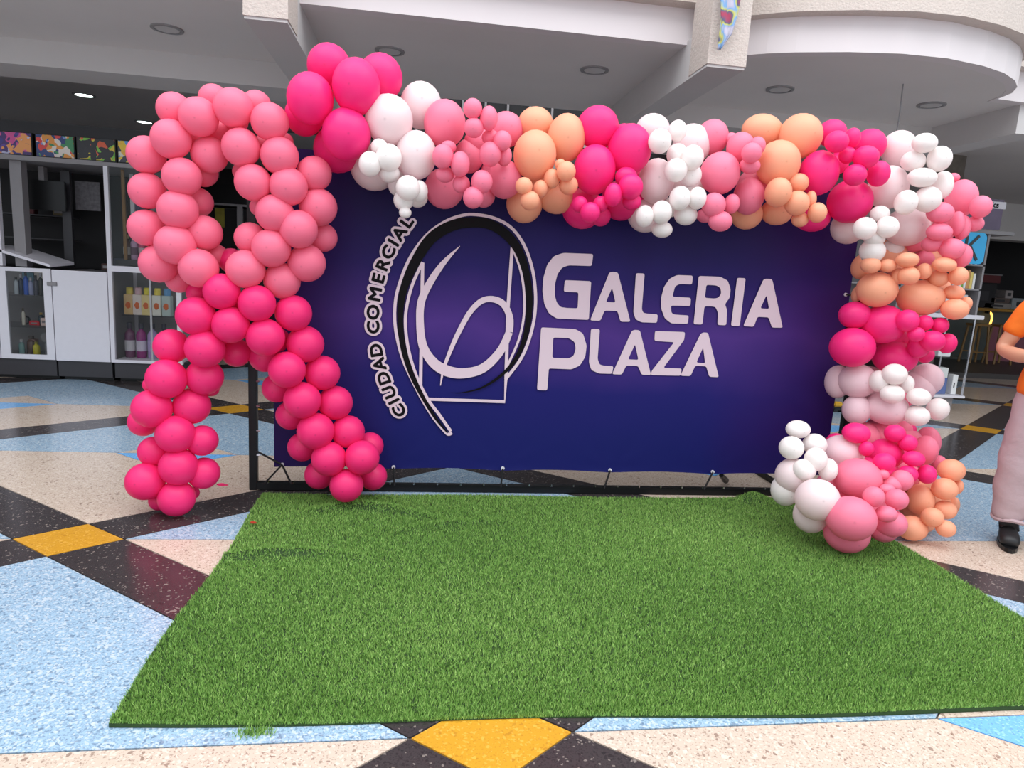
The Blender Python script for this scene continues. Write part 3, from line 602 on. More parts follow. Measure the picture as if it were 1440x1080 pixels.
def doorframe(t, x0, x1, z0, z1, wl, wr, wt, wb, glass=True):
    d = G().box(x0, x0+wl, YK, YK+.03, z0, z1).box(x1-wr, x1, YK, YK+.03, z0, z1).box(x0+wl, x1-wr, YK, YK+.03, z1-wt, z1).box(x0+wl, x1-wr, YK, YK+.03, z0, z0+wb).mk('door', MT['white'], t)
    if glass: mk('pane', G().box(x0+wl, x1-wr, YK+.012, YK+.018, z0+wb, z1-wt).v, G().box(0, 1, 0, 1, 0, 1).f, MT['glass'], d)
    return d
d = doorframe(ka, -4.78, -4.205, .24, 1.29, .10, .085, .045, .055)
G().box(-4.245, -4.14, YK-.015, YK, 1.10, 1.145, .003).mk('hinge', MT['grey'], ka)
doorframe(ka, -5.7, -4.79, .24, 1.29, .10, .10, .045, .055)
kb = sidebox('display_cabinet', 'white kiosk cabinet with a plain blank door below the dark opening', -4.2, -3.6, YK, 9.55, 0, 1.29)
plinth(kb, -4.2, -3.59)
G().box(-4.2, -3.6, YK+.03, 9.5, .235, 1.27).mk('carcass', MT['grey'], kb)
G().box(-4.195, -3.605, YK, YK+.03, .235, 1.285, .003).mk('door', MT['white'], kb)
kt = thing('counter_flap', 'white hinged counter flap lying tilted on top of the left cabinets', 'counter flap', (-4.4, 8.7, 1.3))
P4 = [ony(70, 372, YK), ony(104, 369, 8.85), ony(33, 346, 8.85), ony(-25, 343, YK)]
g = G().add([p for p in P4]+[(p.x, p.y, p.z-.03) for p in P4], [(0, 1, 2, 3), (7, 6, 5, 4), (0, 4, 5, 1), (1, 5, 6, 2), (2, 6, 7, 3), (3, 7, 4, 0)])
g.mk('board', MT['white'], kt); G().tube([P4[0]-Vector((0, -.01, .045)), P4[1]-Vector((0, 0, .045))], .014, 6).mk('edge_rail', MT['blackm'], kt)
# upper opening
ku = thing('kiosk_upper_frame', 'dark kiosk interior with grey uprights above the white left cabinets', 'kiosk', (-4.6, 9, 1.3))
G().box(-5.7, -3.6, 9.58, 9.62, 1.29, 2.48).mk('back_panel', MT['dark'], ku)
G().box(-5.7, -3.6, YK, 9.6, 2.47, 2.52).mk('top_panel', MT['grey'], ku)
G().box(-4.62, -4.5, YK+.1, YK+.22, 1.3, 2.47).mk('upright', MT['grey'], ku)
G().box(-4.82, -4.70, YK, YK+.06, 1.3, 2.47).mk('upright', MT['white'], ku)
G().box(-4.31, -4.21, 9.0, 9.05, 1.3, 2.44).mk('upright', MT['dgrey'], ku)
G().box(-3.9, -3.61, 9.2, 9.24, 1.3, 1.75).mk('shelf_unit', MT['dark'], ku)
for z in (1.62, 1.9): G().box(-5.1, -4.33, 9.1, 9.5, z, z+.015).mk('shelf', MT['dgrey'], ku)
t = thing('television', 'flat black screen hanging inside the dark kiosk opening', 'television', (-4.5, 8.95, 1.95)); G().box(-4.80, -4.20, 8.86, 8.90, 1.96, 2.30, .006).mk('screen', MT['blackm'], t); G().box(-4.50, -4.44, 8.90, 8.98, 2.0, 2.46).mk('bracket', MT['grey'], t)
t = thing('framed_print', 'dark grey patterned print hanging inside the kiosk beside the upright', 'picture', (-4.06, 9.1, 2.0)); G().box(-4.2, -3.92, 9.1, 9.12, 2.0, 2.34).mk('panel', mat('mono_print', (88, 84, 88), .6, noise=.9, nscale=28), t)
for i, (x, c, hh) in enumerate([(-4.77, (96, 34, 40), .2), (-4.75, (150, 140, 140), .1), (-4.42, (120, 104, 70), .1), (-3.85, (70, 34, 28), .08), (-3.7, (60, 60, 90), .15)]):
    lb = ['dark red box on the shelf at the far left of the kiosk opening', 'pale box above the dark red one at far left', 'small tan box on the shelf under the black screen', 'low brown box low in the kiosk opening', 'blue grey box beside the post in the kiosk opening'][i]
    z = [1.9+.015, 2.13, 1.915, 1.29, 1.29][i]; yy = 9.15 if i < 3 else 9.05
    if i == 1: z = 1.915+.2+.002
    t = thing('packet', lb, 'box', (x, yy, z)); G().box(x-.07, x+.07, yy, yy+.1, z, z+hh, .006).mk('carton', mat('carton_%d' % i, c, .6, noise=.2), t); G().box(x-.05, x+.05, yy-.003, yy-.0005, z+hh*.3, z+hh*.7).mk('front_label', MT['grey'], t)
# showcase
kc = sidebox('glass_showcase', 'white framed glass showcase of bottles beside the pink ribbon', -3.59, -2.8, YK, 9.2, 0, 2.5)
plinth(kc, -3.58, -2.8)
for x0, x1 in ((-3.595, -3.55), (-2.85, -2.8)):
    for y in (YK, 9.15): G().box(x0, x1, y, y+.045, .235, 2.47).mk('upright', MT['white'], kc)
G().box(-3.55, -2.85, YK, 9.15, 1.30, 1.365).mk('middle_rail', MT['white'], kc); G().box(-3.55, -2.85, YK, 9.15, .235, .27).mk('bottom_board', MT['white'], kc)
G().box(-3.6, -2.8, YK, 9.2, 2.47, 2.515).mk('top_rail', MT['grey'], kc)
G().box(-3.55, -2.85, 9.15, 9.17, .27, 2.47).mk('back_panel', MT['grey'], kc)
G().box(-3.55, -2.86, YK+.1, 9.1, 1.375, 1.44).mk('display_step', MT['dgrey'], kc)
G().box(-3.54, -2.86, YK+.2, 9.1, .775, .785).mk('shelf', MT['glass'], kc)
G().box(-3.545, -2.855, YK+.012, YK+.018, .27, 1.30).mk('pane', MT['glass'], kc)
G().box(-3.545, -2.855, YK+.012, YK+.018, 1.365, 2.47).mk('pane', MT['glass'], kc)
G().box(-3.155, -3.135, YK+.02, YK+.03, .27, 1.30).mk('sliding_edge', MT['white'], kc)
G().tube([(-2.83, YK-.02, .93), (-2.83, YK, .93)], .018, 10).mk('lock', MT['chrome'], kc)
G().box(-3.47, -3.44, YK+.15, YK+.18, 1.44, 2.46).mk('inner_post', MT['wood'], kc)
def bottle(x, y, z, r, hh, c, cap, label, capc, group=None, band=None, cat='bottle'):
    t = thing('bottle', label, cat, (x, y, z), group)
    G().lathe(x, y, [(r*.9, z), (r, z+.01), (r, z+hh*.66), (r*.8, z+hh*.74), (r*.36, z+hh*.8), (r*.36, z+hh*.84)], 14).mk('glass_body', mat('bottle_%02x%02x%02x' % c, c, .25, noise=.08), t, True)
    G().lathe(x, y, [(r*.5, z+hh*.84), (r*.5, z+hh)], 12).mk('cap', mat('cap_%02x%02x%02x' % capc, capc, .3), t)
    if band: G().lathe(x, y, [(r*1.015, z+hh*.2), (r*1.015, z+hh*.5)], 14).mk('label_band', mat('band_%02x%02x%02x' % band, band, .6, noise=.1), t)
    return t
for x, c, lb, bd in [(-3.47, (96, 66, 60), 'brown scent bottle on the upper step of the showcase, first beside the white post', (200, 196, 190)), (-3.39, (206, 170, 200), 'lilac scent bottle on the upper step of the showcase', (120, 90, 110)),
                 (-3.30, (214, 60, 110), 'hot pink scent bottle on the upper step of the showcase', (236, 200, 210)), (-3.21, (170, 140, 120), 'tan scent bottle on the upper step next to the pink balloons', (225, 215, 205))]:
    bottle(x, 8.70, 1.442, .042, .29, c, None, lb, (190, 170, 120), None, bd)
for x, c, lb, bd in [(-3.47, (112, 60, 96), 'tall plum bottle with a white band at the bottom of the showcase', (206, 202, 206)), (-3.34, (150, 36, 120), 'tall magenta bottle with a pale band at the bottom of the showcase', (216, 206, 222)),
                 (-3.21, (186, 160, 212), 'lavender bottle with a pale foot at the bottom of the showcase', (190, 170, 216)), (-3.08, (56, 52, 66), 'dark bottle beside the lavender one at the bottom of the showcase', None)]:
    bottle(x, 8.68, .272, (.058), .42, c, None, lb, (60, 56, 70), None, bd)
for i, (x, c, capc, lb) in enumerate([(-3.485, (238, 200, 140), (236, 214, 90), 'fruit patterned carton with a yellow capped bottle at its back, leftmost on the glass shelf'), (-3.385, (240, 226, 216), (232, 190, 200), 'white carton with orange fruit print and pink cap'),
                       (-3.285, (242, 220, 150), (240, 226, 60), 'yellow cream carton with orange fruit print and bright yellow cap'), (-3.165, (244, 240, 226), (250, 226, 90), 'white carton with a red fruit print, standing apart on the glass shelf'), (-3.055, (200, 216, 210), (110, 170, 220), 'pale green carton with a blue cap behind the pane edge')]):
    t = thing('carton', lb, 'carton', (x, 8.75, .787)); G().box(x-.049, x+.049, 8.70, 8.80, .787, 1.03, .004).mk('box', mat('carton_p%d' % i, c, .5, noise=.12, nscale=30), t)
    G().lathe(x, 8.76, [(.036, 1.031), (.039, 1.035), (.039, 1.10), (.032, 1.115)], 14).mk('cap', mat('carton_c%d' % i, capc, .4), t)
    cg = G(); 
    for a in range(10): pass
    cg.prism([(x+.034*math.cos(a*.628)*(1 if a % 2 else .75), 0.90+.042*math.sin(a*.628)) for a in range(10)], 0, .002)
    mk('printed_fruit', [(v[0], 8.6985-v[2], v[1]) for v in cg.v], cg.f, mat('fruit_%d' % i, (228, 110, 52), .5), t)
for i, (x, c, w_) in enumerate([(-3.42, (70, 60, 96), .1), (-3.28, (130, 120, 124), .12)]):
    t = thing('poster', ['small violet grey poster in the upper showcase', 'pale grey poster in the upper showcase beside the balloons'][i], 'poster', (x, 9.1, 1.8)); G().box(x-w_, x+w_*.7, 9.1, 9.11, 1.95+.03*i, 2.35).mk('sheet', mat('poster_%d' % i, c, .6, noise=.8, nscale=14), t)
# cosmetics behind the glazed door
cols = [(190, 200, 206), (36, 44, 70), (44, 92, 190), (150, 156, 190), (60, 60, 76), (40, 34, 32), (224, 226, 236), (50, 74, 150)]
nm_ = ['silver', 'navy', 'bright blue', 'grey lilac', 'charcoal', 'black', 'white', 'royal blue']
for i, c in enumerate(cols):
    x = -4.655+i*.053
    bottle(x, 8.60, .973, .0255, .20+.03*(i % 3), c, None, nm_[i]+' toiletry bottle in the row on the top shelf of the glazed cabinet door', (200, 196, 200) if i % 2 else (60, 60, 66))
for i, (x, z, w_, hh, c, lb) in enumerate([(-4.60, .973, .06, .25, (110, 160, 180), 'teal box standing behind the row of toiletry bottles'), (-4.47, .973, .06, .26, (226, 216, 206), 'cream box standing behind the row of toiletry bottles'), (-4.35, .973, .05, .24, (96, 26, 30), 'dark red box standing behind the row of toiletry bottles'),
                                    (-4.52, .613, .055, .05, (206, 44, 60), 'red tin on the middle shelf of the glazed cabinet'), (-4.41, .613, .04, .09, (240, 206, 196), 'pale pink box on the middle shelf of the glazed cabinet'), (-4.56, .264, .04, .18, (120, 84, 76), 'brown box at the bottom of the glazed cabinet'), (-4.36, .264, .06, .14, (150, 150, 156), 'grey speckled box at the bottom of the glazed cabinet')]):
    y0 = 8.74 if i < 3 else 8.66
    t = thing('packet', lb, 'box', (x, y0, z)); G().box(x-w_, x+w_, y0, y0+.08, z, z+hh, .004).mk('carton', mat('pk_%d' % i, c, .45, noise=.2, nscale=25), t); G().box(x-w_*.6, x+w_*.6, y0-.003, y0-.0005, z+hh*.35, z+hh*.65).mk('front_label', MT['grey'], t)
bottle(-4.32, 8.64, .613, .045, .17, (200, 30, 50), None, 'rounded red bottle on the middle shelf of the glazed cabinet', (180, 26, 40))
bottle(-4.62, 8.64, .613, .02, .20, (210, 205, 190), None, 'slim pale perfume bottle on the middle shelf of the glazed cabinet', (90, 80, 60))
bottle(-4.49, 8.62, .264, .036, .16, (196, 186, 40), None, 'yellow green bottle at the bottom of the glazed cabinet', (150, 140, 40))
bottle(-4.65, 8.62, .264, .03, .18, (120, 160, 156), None, 'grey green bottle at the bottom left of the glazed cabinet', (200, 200, 200))
bottle(-4.57, 8.68, .264, .05, .22, (86, 60, 50), None, 'squat brown jar bottle on the cabinet floor behind the grey green one', (60, 50, 46))
bottle(-4.46, 8.7, .613, .03, .15, (50, 60, 70), None, 'dark slate bottle behind the pink box on the middle shelf', (200, 170, 90))
for i, (x, z, r_, c, lb) in enumerate([(-4.66, .613, .05, (26, 24, 28), 'black round compact standing on the middle shelf of the glazed cabinet'), (-4.44, .40, .06, (140, 146, 148), 'silver grey round dish above the yellow green bottle')]):
    t = thing('round_compact', lb, 'compact', (x, 8.75, z)); G().tube([(x, 8.74, z+r_), (x, 8.765, z+r_)], r_, 16).mk('case', mat('compact_%d' % i, c, .3), t); G().tube([(x, 8.735, z+r_), (x, 8.7395, z+r_)], r_*.8, 16).mk('mirror', MT['grey'], t)
# game boxes on top
def artbox(x0, x1, label, seed, pal):
    m = bpy.data.materials.new('printed_carton_art_%d' % seed); m.use_nodes = True; nt = m.node_tree; N = nt.nodes.new; L = nt.links.new
    b = nt.nodes['Principled BSDF']; tc = N('ShaderNodeTexCoord'); mp = N('ShaderNodeMapping'); mp.inputs['Location'].default_value = (seed*3.1, seed, seed*1.7); L(tc.outputs['Object'], mp.inputs[0])
    ns = N('ShaderNodeTexNoise'); ns.inputs['Scale'].default_value = 5; L(mp.outputs[0], ns.inputs[0]); v = N('ShaderNodeTexVoronoi'); v.inputs['Scale'].default_value = 8; L(ns.outputs['Color'], v.inputs['Vector'])
    s_ = N('ShaderNodeSeparateColor'); L(v.outputs['Color'], s_.inputs[0]); cr = N('ShaderNodeValToRGB'); cr.color_ramp.interpolation = 'CONSTANT'; L(s_.outputs[0], cr.inputs[0])
    e = cr.color_ramp.elements; e[0].color = srgb(*pal[0]); e[1].color = srgb(*pal[1]); e[1].position = .3
    for q, c in enumerate(pal[2:]): k = e.new(.3+.7*(q+1)/len(pal[1:])); k.color = srgb(*c)
    L(cr.outputs[0], b.inputs['Base Color']); b.inputs['Roughness'].default_value = .35
    t = thing('game_box', label, 'box', ((x0+x1)/2, 8.6, 2.52))
    G().box(x0, x1, 8.50, 8.78, 2.522, 2.775, .004).mk('carton', MT['blackm'], t)
    G().box(x0+.012, x1-.012, 8.495, 8.4995, 2.534, 2.765).mk('printed_front', m, t)
artbox(-4.86, -4.34, 'purple and pink printed game box, leftmost on top of the kiosk', 1, [(70, 40, 110), (214, 80, 150), (60, 50, 130), (190, 190, 220), (240, 160, 90), (90, 60, 150)])
artbox(-4.31, -3.90, 'multicoloured printed game box with a red rim on top of the kiosk', 2, [(40, 60, 120), (220, 60, 60), (230, 220, 210), (60, 140, 90), (230, 150, 60), (120, 150, 210)])
artbox(-3.885, -3.47, 'black game box with a yellow green burst and gold discs on the kiosk', 3, [(24, 20, 28), (24, 20, 28), (214, 190, 50), (220, 90, 50), (120, 190, 60), (30, 26, 34)])
artbox(-3.455, -3.05, 'blue and yellow printed game box beside the ribbon loop on the kiosk', 4, [(240, 200, 50), (100, 160, 220), (236, 180, 60), (60, 60, 70), (220, 220, 200), (120, 180, 90)])
struct(G().box(-7, -2.6, 9.0, 9.4, 2.52, 2.97), 'trim_20', MT['dgrey'])
# darker kiosk seen through the ribbon loop
kd = thing('display_kiosk', 'dark kiosk with a grey post seen through the ribbon loop', 'kiosk', (-2.5, 11.3, 0))
G().box(-3.5, -1.2, 11.3, 11.9, 0, 2.26).mk('body', MT['dark'], kd)
for x in (-3.45, -2.86, -2.3, -1.7): G().box(x, x+.075, 11.2, 11.28, 0, 2.3).mk('upright', MT['grey'], kd)
G().box(-3.5, -1.2, 11.2, 11.9, 2.3, 2.33).mk('top_rail', MT['grey'], kd)
G().box(-3.5, -1.2, 11.25, 11.9, 2.33, 2.62).mk('header', MT['blackm'], kd)
t = thing('poster', 'small yellow green poster in the dark kiosk behind the ribbon loop', 'poster', (-3.13, 11.2, 2)); G().box(-3.2, -3.06, 11.26, 11.27, 1.97, 2.26).mk('sheet', mat('olive_poster', (150, 140, 50), .6, noise=.5, nscale=9), t)
t = thing('poster', 'grey poster in the dark kiosk right of its post behind the ribbon loop', 'poster', (-2.65, 11.2, 2)); G().box(-2.72, -2.58, 11.26, 11.27, 2.0, 2.2).mk('sheet', mat('grey_poster', (96, 98, 94), .6, noise=.2), t)

# ------------------------------------------------------------------ right display stand
X0, X1, YS, YR = 5.05, 7.43, 8.2, 8.75
sd = thing('display_stand', 'white and glass display stand of books and boxes behind the balloon column', 'display stand', (6.3, 8.5, 0))
G().box(X0+.1, 7.3, YS+.06, YR, .03, .2).mk('base_box', mat('brushed_grey', (128, 124, 126), .4), sd)
G().box(X0+.15, 7.2, YS+.12, YR-.05, 0, .03).mk('foot', MT['blackm'], sd)
G().box(X0, X1, YS, YR, .2, .232, .004).mk('tray', MT['white'], sd)
for x in (X0+.02, 6.2, X1-.04):
    for y in (YS+.02, YR-.04): G().box(x, x+.02, y, y+.02, .232, 1.28).mk('post', MT['chrome'], sd)
G().box(X0+.02, X1-.02, YS+.01, YR-.01, .735, .75).mk('shelf', MT['glass'], sd)
G().box(X0, X1+.04, YS-.05, YR, 1.28, 1.335, .006).mk('worktop', MT['white'], sd)
for x in (X0+.02, 6.2, X1-.05): G().box(x, x+.03, YS+.02, YR-.02, 1.335, 2.4).mk('side_panel', MT['grey'], sd)
G().box(X0, X1, YR-.02, YR, 1.335, 2.4).mk('back_panel', MT['grey'], sd)
for z in (1.66, 1.98): G().box(X0+.02, X1-.02, YS+.02, YR-.02, z, z+.02).mk('shelf', MT['grey'], sd)
G().box(X0-.1, 7.72, YS-.02, YR, 2.4, 2.445).mk('top_board', MT['grey'], sd)
bc = [(238, 236, 232), (60, 66, 96), (244, 242, 238), (210, 150, 90), (230, 228, 224), (240, 240, 240), (120, 170, 70), (226, 200, 110), (236, 236, 230), (70, 80, 130), (240, 238, 236)]
bnm = ['white', 'navy', 'ivory', 'tan', 'pale grey', 'bright white', 'green', 'mustard', 'off white', 'blue', 'milk white']
def book(x, z, wd, hh, ci, label, group):
    t = thing('book', label, 'book', (x, YS+.08, z), group)
    G().box(x, x+wd, YS+.07, YS+.27, z, z+hh).mk('cover', BKM[ci], t); G().box(x+.004, x+wd-.004, YS+.075, YS+.272, z+.004, z+hh+.0015).mk('pages', MT['print_pink'], t)
BKM = [mat('book_cover_%s' % n.replace(' ', '_'), c, .5, noise=.08) for n, c in zip(bnm, bc)]
row = 0
for z, hh in ((1.682, .24), (2.002, .28)):
    x = 6.98; k = 0
    while x < 7.34:
        wd = [.03, .038, .026, .042, .034][(k*3+row) % 5]; ci = (k*4+row*5+1) % 11
        book(x, z, wd, hh-.02*((k+row) % 3), ci, 'book with a %s spine on the %s shelf of the right stand' % (bnm[ci], 'middle' if row == 0 else 'upper'), 'books on the right stand'); x += wd+.006; k += 1
    row += 1
for x, z, w_, d_, hh, c, lb in [(7.08, 1.337, .13, .2, .24, (226, 224, 226), 'white boxed gadget under the book shelves of the right stand'), (7.26, 1.337, .05, .2, .26, (210, 208, 212), 'narrow pale box with dark marks under the book shelves'),
                            (7.10, .752, .10, .2, .12, (224, 224, 226), 'low white box on the glass shelf of the right stand'), (7.19, .752+.123, .06, .12, .10, (232, 230, 230), 'small white box stacked on the low white box of the glass shelf'),
                            (7.10, .234, .12, .14, .22, (92, 110, 160), 'blue printed box on the bottom tray of the right stand'), (7.12, .457, .09, .14, .14, (214, 216, 214), 'pale box with black spots stacked on the blue printed box'), (7.33, .234, .04, .1, .27, (236, 236, 236), 'upright white card stand on the bottom tray beside the corner post'),
                            (6.62, .752, .05, .15, .35, (230, 228, 232), 'tall white board leaning on the glass shelf beside the balloons'), (5.45, 1.337, .1, .15, .3, (218, 218, 220), 'white box on the stand glimpsed between banner and balloon column')]:
    t = thing('display_box', lb, 'box', (x, YS+.1, z)); G().box(x-w_, x+w_*.9, YS+.1, YS+.1+d_, z, z+hh, .004).mk('carton', mat('db', c, .45, noise=.07, nscale=15), t)
    G().box(x-w_*.5, x-w_*.1, YS+.096, YS+.0995, z+hh*.35, z+hh*.6).mk('printed_mark', MT['dgrey'], t)
# K sign
t = thing('letter_sign', 'bright blue rounded sign with a dark letter K on the right stand', 'sign', (7.1, 8.1, 2.0))
def rrect(x0, x1, z0, z1, r, n=6):
    out = []
    for cx, cz, a0 in ((x1-r, z1-r, 0), (x0+r, z1-r, 90), (x0+r, z0+r, 180), (x1-r, z0+r, 270)):
        for i in range(n+1): a = math.radians(a0+90*i/n); out.append((cx+r*math.cos(a), cz+r*math.sin(a)))
    return out
def vprism(name, pts, y0, y1, m, par):
    g = G().prism(pts, 0, 1); return mk(name, [(v[0], y0+(y1-y0)*v[2], v[1]) for v in g.v], g.f, m, par)
vprism('sign_board', rrect(6.86, 7.26, 2.0, 2.4, .07), 8.1, 8.13, mat('sky_blue_acrylic', (46, 176, 232), .35), t)
def bar(p, q, w_):
    p = Vector(p); q = Vector(q); d = (q-p).normalized(); n = Vector((-d.y, d.x))*w_/2
    return [tuple(p-n), tuple(q-n), tuple(q+n), tuple(p+n)]
kg = MT['dgrey']
vprism('letter_k', bar((6.97, 2.05), (6.97, 2.35), .035), 8.09, 8.099, kg, t); vprism('letter_k', bar((6.98, 2.19), (7.14, 2.36), .035), 8.088, 8.097, kg, t); vprism('letter_k', bar((7.03, 2.22), (7.15, 2.05), .035), 8.086, 8.095, kg, t)
t = thing('hanging_poster', 'purple grey poster with a white lettered header above the right stand', 'poster', (7.4, 8.3, 2.5))
G().box(7.0, 7.6, 8.3, 8.31, 2.47, 2.86).mk('sheet', mat('violet_poster', (112, 100, 122), .6, noise=.35, nscale=5), t)
G().box(7.0, 7.62, 8.285, 8.295, 2.74, 2.83).mk('header', MT['white'], t)
cu = bpy.data.curves.new('lettering', 'FONT'); cu.body = 'nics'; cu.size = .1*K; cu.extrude = .001; cu.offset = .002; cu.align_y = 'CENTER'
tmp = bpy.data.objects.new('tmp', cu); COL.objects.link(tmp); bpy.context.view_layer.update()
me = bpy.data.meshes.new_from_object(tmp.evaluated_get(bpy.context.evaluated_depsgraph_get())); bpy.data.objects.remove(tmp)
me.transform(Matrix(((1, 0, 0, 7.36*K), (0, 0, -1, 8.283*K), (0, 1, 0, 2.785*K), (0, 0, 0, 1)))); me.transform(Matrix.Translation(-t.location)); me.materials.clear(); me.materials.append(MT['print_black'])
link(bpy.data.objects.new('lettering', me), t)
# small object glimpsed in the gap
t = thing('toy_vehicle', 'small yellow and black object on the floor between banner and column', 'toy', (5.43, 8.0, 0))
G().box(5.33, 5.53, 7.95, 8.05, .02, .07, .01).mk('chassis', MT['blackm'], t); G().box(5.36, 5.48, 7.96, 8.04, .07, .13, .015).mk('cab', mat('toy_yellow', (206, 158, 40), .4), t)
for x in (5.37, 5.49): G().tube([(x, 7.94, .025), (x, 8.06, .025)], .025, 10).mk('wheel', MT['blackm'], t)

# ------------------------------------------------------------------ shop at far right
struct(G().box(9.3, 19, 11.75, 17, 0, .10), 'trim_21', mat('dark_step', (72, 68, 68), .4, noise=.1))
ct = thing('bar_counter', 'dark shop counter with a yellow wood top edge at far right', 'counter', (13.6, 14.3, .1))
G().box(11.2, 17, 14.0, 14.7, 1.26, 1.32, .01).mk('top', mat('golden_wood', (170, 124, 40), .4, noise=.2), ct)
G().box(11.4, 16.9, 14.25, 14.65, .1, 1.26).mk('body', mat('teal_grey_panel', (84, 92, 90), .6, noise=.1), ct)
G().box(13.25, 16.5, 14.2, 14.24, .1, .92).mk('front_panel', mat('dusty_pink_panel', (150, 92, 108), .6, noise=.1), ct)
t = thing('ring_lamp', 'glowing golden curved lamp under the yellow counter edge', 'lamp', (13.1, 14.1, 1.0))
G().tube([(13.02+.09*math.cos(a), 14.1, 1.07+.16*math.sin(a)) for a in np.linspace(-1.4, 1.4, 12)], .022, 8).mk('tube', mat('warm_glow', (255, 196, 90), .4, emit=2.2), t); G().box(12.98, 13.03, 14.09, 14.19, 1.2, 1.255).mk('holder', MT['blackm'], t)
for k, x in enumerate((12.35, 12.95)):
    t = thing('bar_stool', ['tall wooden bar stool under the counter, the left one', 'tall wooden bar stool under the counter, the right one beside the pink panel'][k], 'stool', (x, 13.6, .1))
    G().box(x-.2, x+.2, 13.45, 13.75, .93, .98, .008).mk('seat', MT['wood'], t)
    for a, b2 in ((-1, -1), (1, -1), (-1, 1), (1, 1)): G().tube([(x+a*.15, 13.6+b2*.11, .93), (x+a*.21, 13.6+b2*.16, .1)], .026, 6).mk('leg', MT['wood'], t)
    for b2 in (-1, 1): G().tube([(x-.2, 13.6+b2*.15, .35), (x+.2, 13.6+b2*.15, .35)], .016, 6).mk('rung', MT['wood'], t)
for i, (x, z, w_, hh, c, lb) in enumerate([(12.9, 1.325, .3, .55, (30, 28, 32), 'black upright box standing on the yellow edged counter'), (13.3, 1.325, .35, .12, (150, 142, 136), 'low pale box on the counter'), (13.35, 1.45, .25, .12, (96, 80, 74), 'brown box stacked on the low pale box of the counter'),
                                    (13.9, 1.325, .25, .26, (150, 156, 160), 'grey carton on the counter beside the orange shirt'), (13.55, 1.572, .1, .18, (170, 160, 158), 'small pale item on top of the stacked counter boxes')]):
    t = thing('counter_item', lb, 'box', (x, 14.3, z)); G().box(x-w_, x+w_, 14.2, 14.5, z, z+hh, .01).mk('carton', mat('ci_%d' % i, c, .5, noise=.3, nscale=8), t); G().box(x-w_*.5, x+w_*.4, 14.194, 14.1995, z+hh*.3, z+hh*.7).mk('front_label', MT['dgrey'], t)
t = thing('wall_sign', 'dull red sign board hanging in the dark shop above the counter', 'sign', (13.4, 15, 1.9)); G().box(13.5, 14.0, 15.0, 15.04, 1.92, 2.1).mk('board', mat('dull_red', (110, 44, 48), .5), t); G().box(13.46, 14.04, 15.01, 15.05, 2.1, 2.13).mk('frame', MT['grey'], t)

# ------------------------------------------------------------------ twisted cloth hanging from the beam end
def cloth_mat():
    m = bpy.data.materials.new('colour_striped_cloth'); m.use_nodes = True; nt = m.node_tree; N = nt.nodes.new; L = nt.links.new
    b = nt.nodes['Principled BSDF']; b.inputs['Roughness'].default_value = .6; tc = N('ShaderNodeTexCoord'); ns = N('ShaderNodeTexNoise'); ns.inputs['Scale'].default_value = 9; ns.inputs['Detail'].default_value = 1; L(tc.outputs['Object'], ns.inputs[0])
    cr = N('ShaderNodeValToRGB'); L(ns.outputs['Fac'], cr.inputs[0]); e = cr.color_ramp.elements; e[0].position = .3; e[0].color = srgb(170, 60, 90); e[1].position = .75; e[1].color = srgb(205, 200, 215)
    for p, c in ((.4, (80, 90, 120)), (.47, (200, 196, 90)), (.55, (110, 160, 210)), (.62, (180, 176, 196))): k = e.new(p); k.color = srgb(*c)
    L(cr.outputs[0], b.inputs['Base Color']); return m
V = []; Fc = []; n1, n2 = 10, 12
Lp = [ony(x, y, 5.18) for x, y in ((1011, -45), (1012, 0), (1012, 28), (1009, 55), (1009, 71))]; Rp = [ony(x, y, 5.18) for x, y in ((1044, -45), (1040, 0), (1036, 22), (1028, 48), (1012, 70))]
for i in range(n2+1):
    f = i/n2*4; a = min(3, int(f)); f -= a; l = Lp[a].lerp(Lp[a+1], f); r = Rp[a].lerp(Rp[a+1], f)
    for j in range(n1+1): p = l.lerp(r, j/n1); V.append((p.x, p.y-.02*abs(math.sin(j*1.3+i*.25)), p.z))
for i in range(n2):
    for j in range(n1): a = i*(n1+1)+j; Fc.append((a, a+1, a+n1+2, a+n1+1))
o = mk('hanging_cloth', V, Fc, cloth_mat(), None, True); sm = o.modifiers.new('thickness', 'SOLIDIFY'); sm.thickness = .004
tag(o, 'twisted multicoloured cloth hanging on the cream beam end above the banner', 'cloth')

# ------------------------------------------------------------------ person at the right edge
def skin(name, nodes, edges, m, parent, sub=2, root=0, bumpy=0):
    me = bpy.data.meshes.new(name); me.from_pydata([n[:3] for n in nodes], edges, []); o = bpy.data.objects.new('tmp', me); COL.objects.link(o)
    o.modifiers.new('s', 'SKIN'); sv = me.skin_vertices[0].data
    for i, n in enumerate(nodes): sv[i].radius = (n[3], n[4] if len(n) > 4 else n[3]); sv[i].use_root = (i == root)
    o.modifiers.new('u', 'SUBSURF').levels = sub; bpy.context.view_layer.update()
    me2 = bpy.data.meshes.new_from_object(o.evaluated_get(bpy.context.evaluated_depsgraph_get())); bpy.data.objects.remove(o); me2.name = name
    if bumpy:
        for v in me2.vertices:
            c = v.co; d = bumpy*(math.sin(c.z*38+c.x*22)+.7*math.sin(c.z*23-c.y*30+1)+.5*math.sin(c.x*41+c.z*11)); v.co = c+v.normal*d
    me2.materials.clear(); me2.materials.append(m); me2.polygons.foreach_set('use_smooth', [True]*len(me2.polygons))
    r = bpy.data.objects.new(name, me2); return link(r, parent)
pp = thing('person', 'person in orange t-shirt, mauve grey trousers and black shoes with bent arm at right edge', 'person', (4.00, 3.66, 0)); pp.rotation_euler.z = -.68
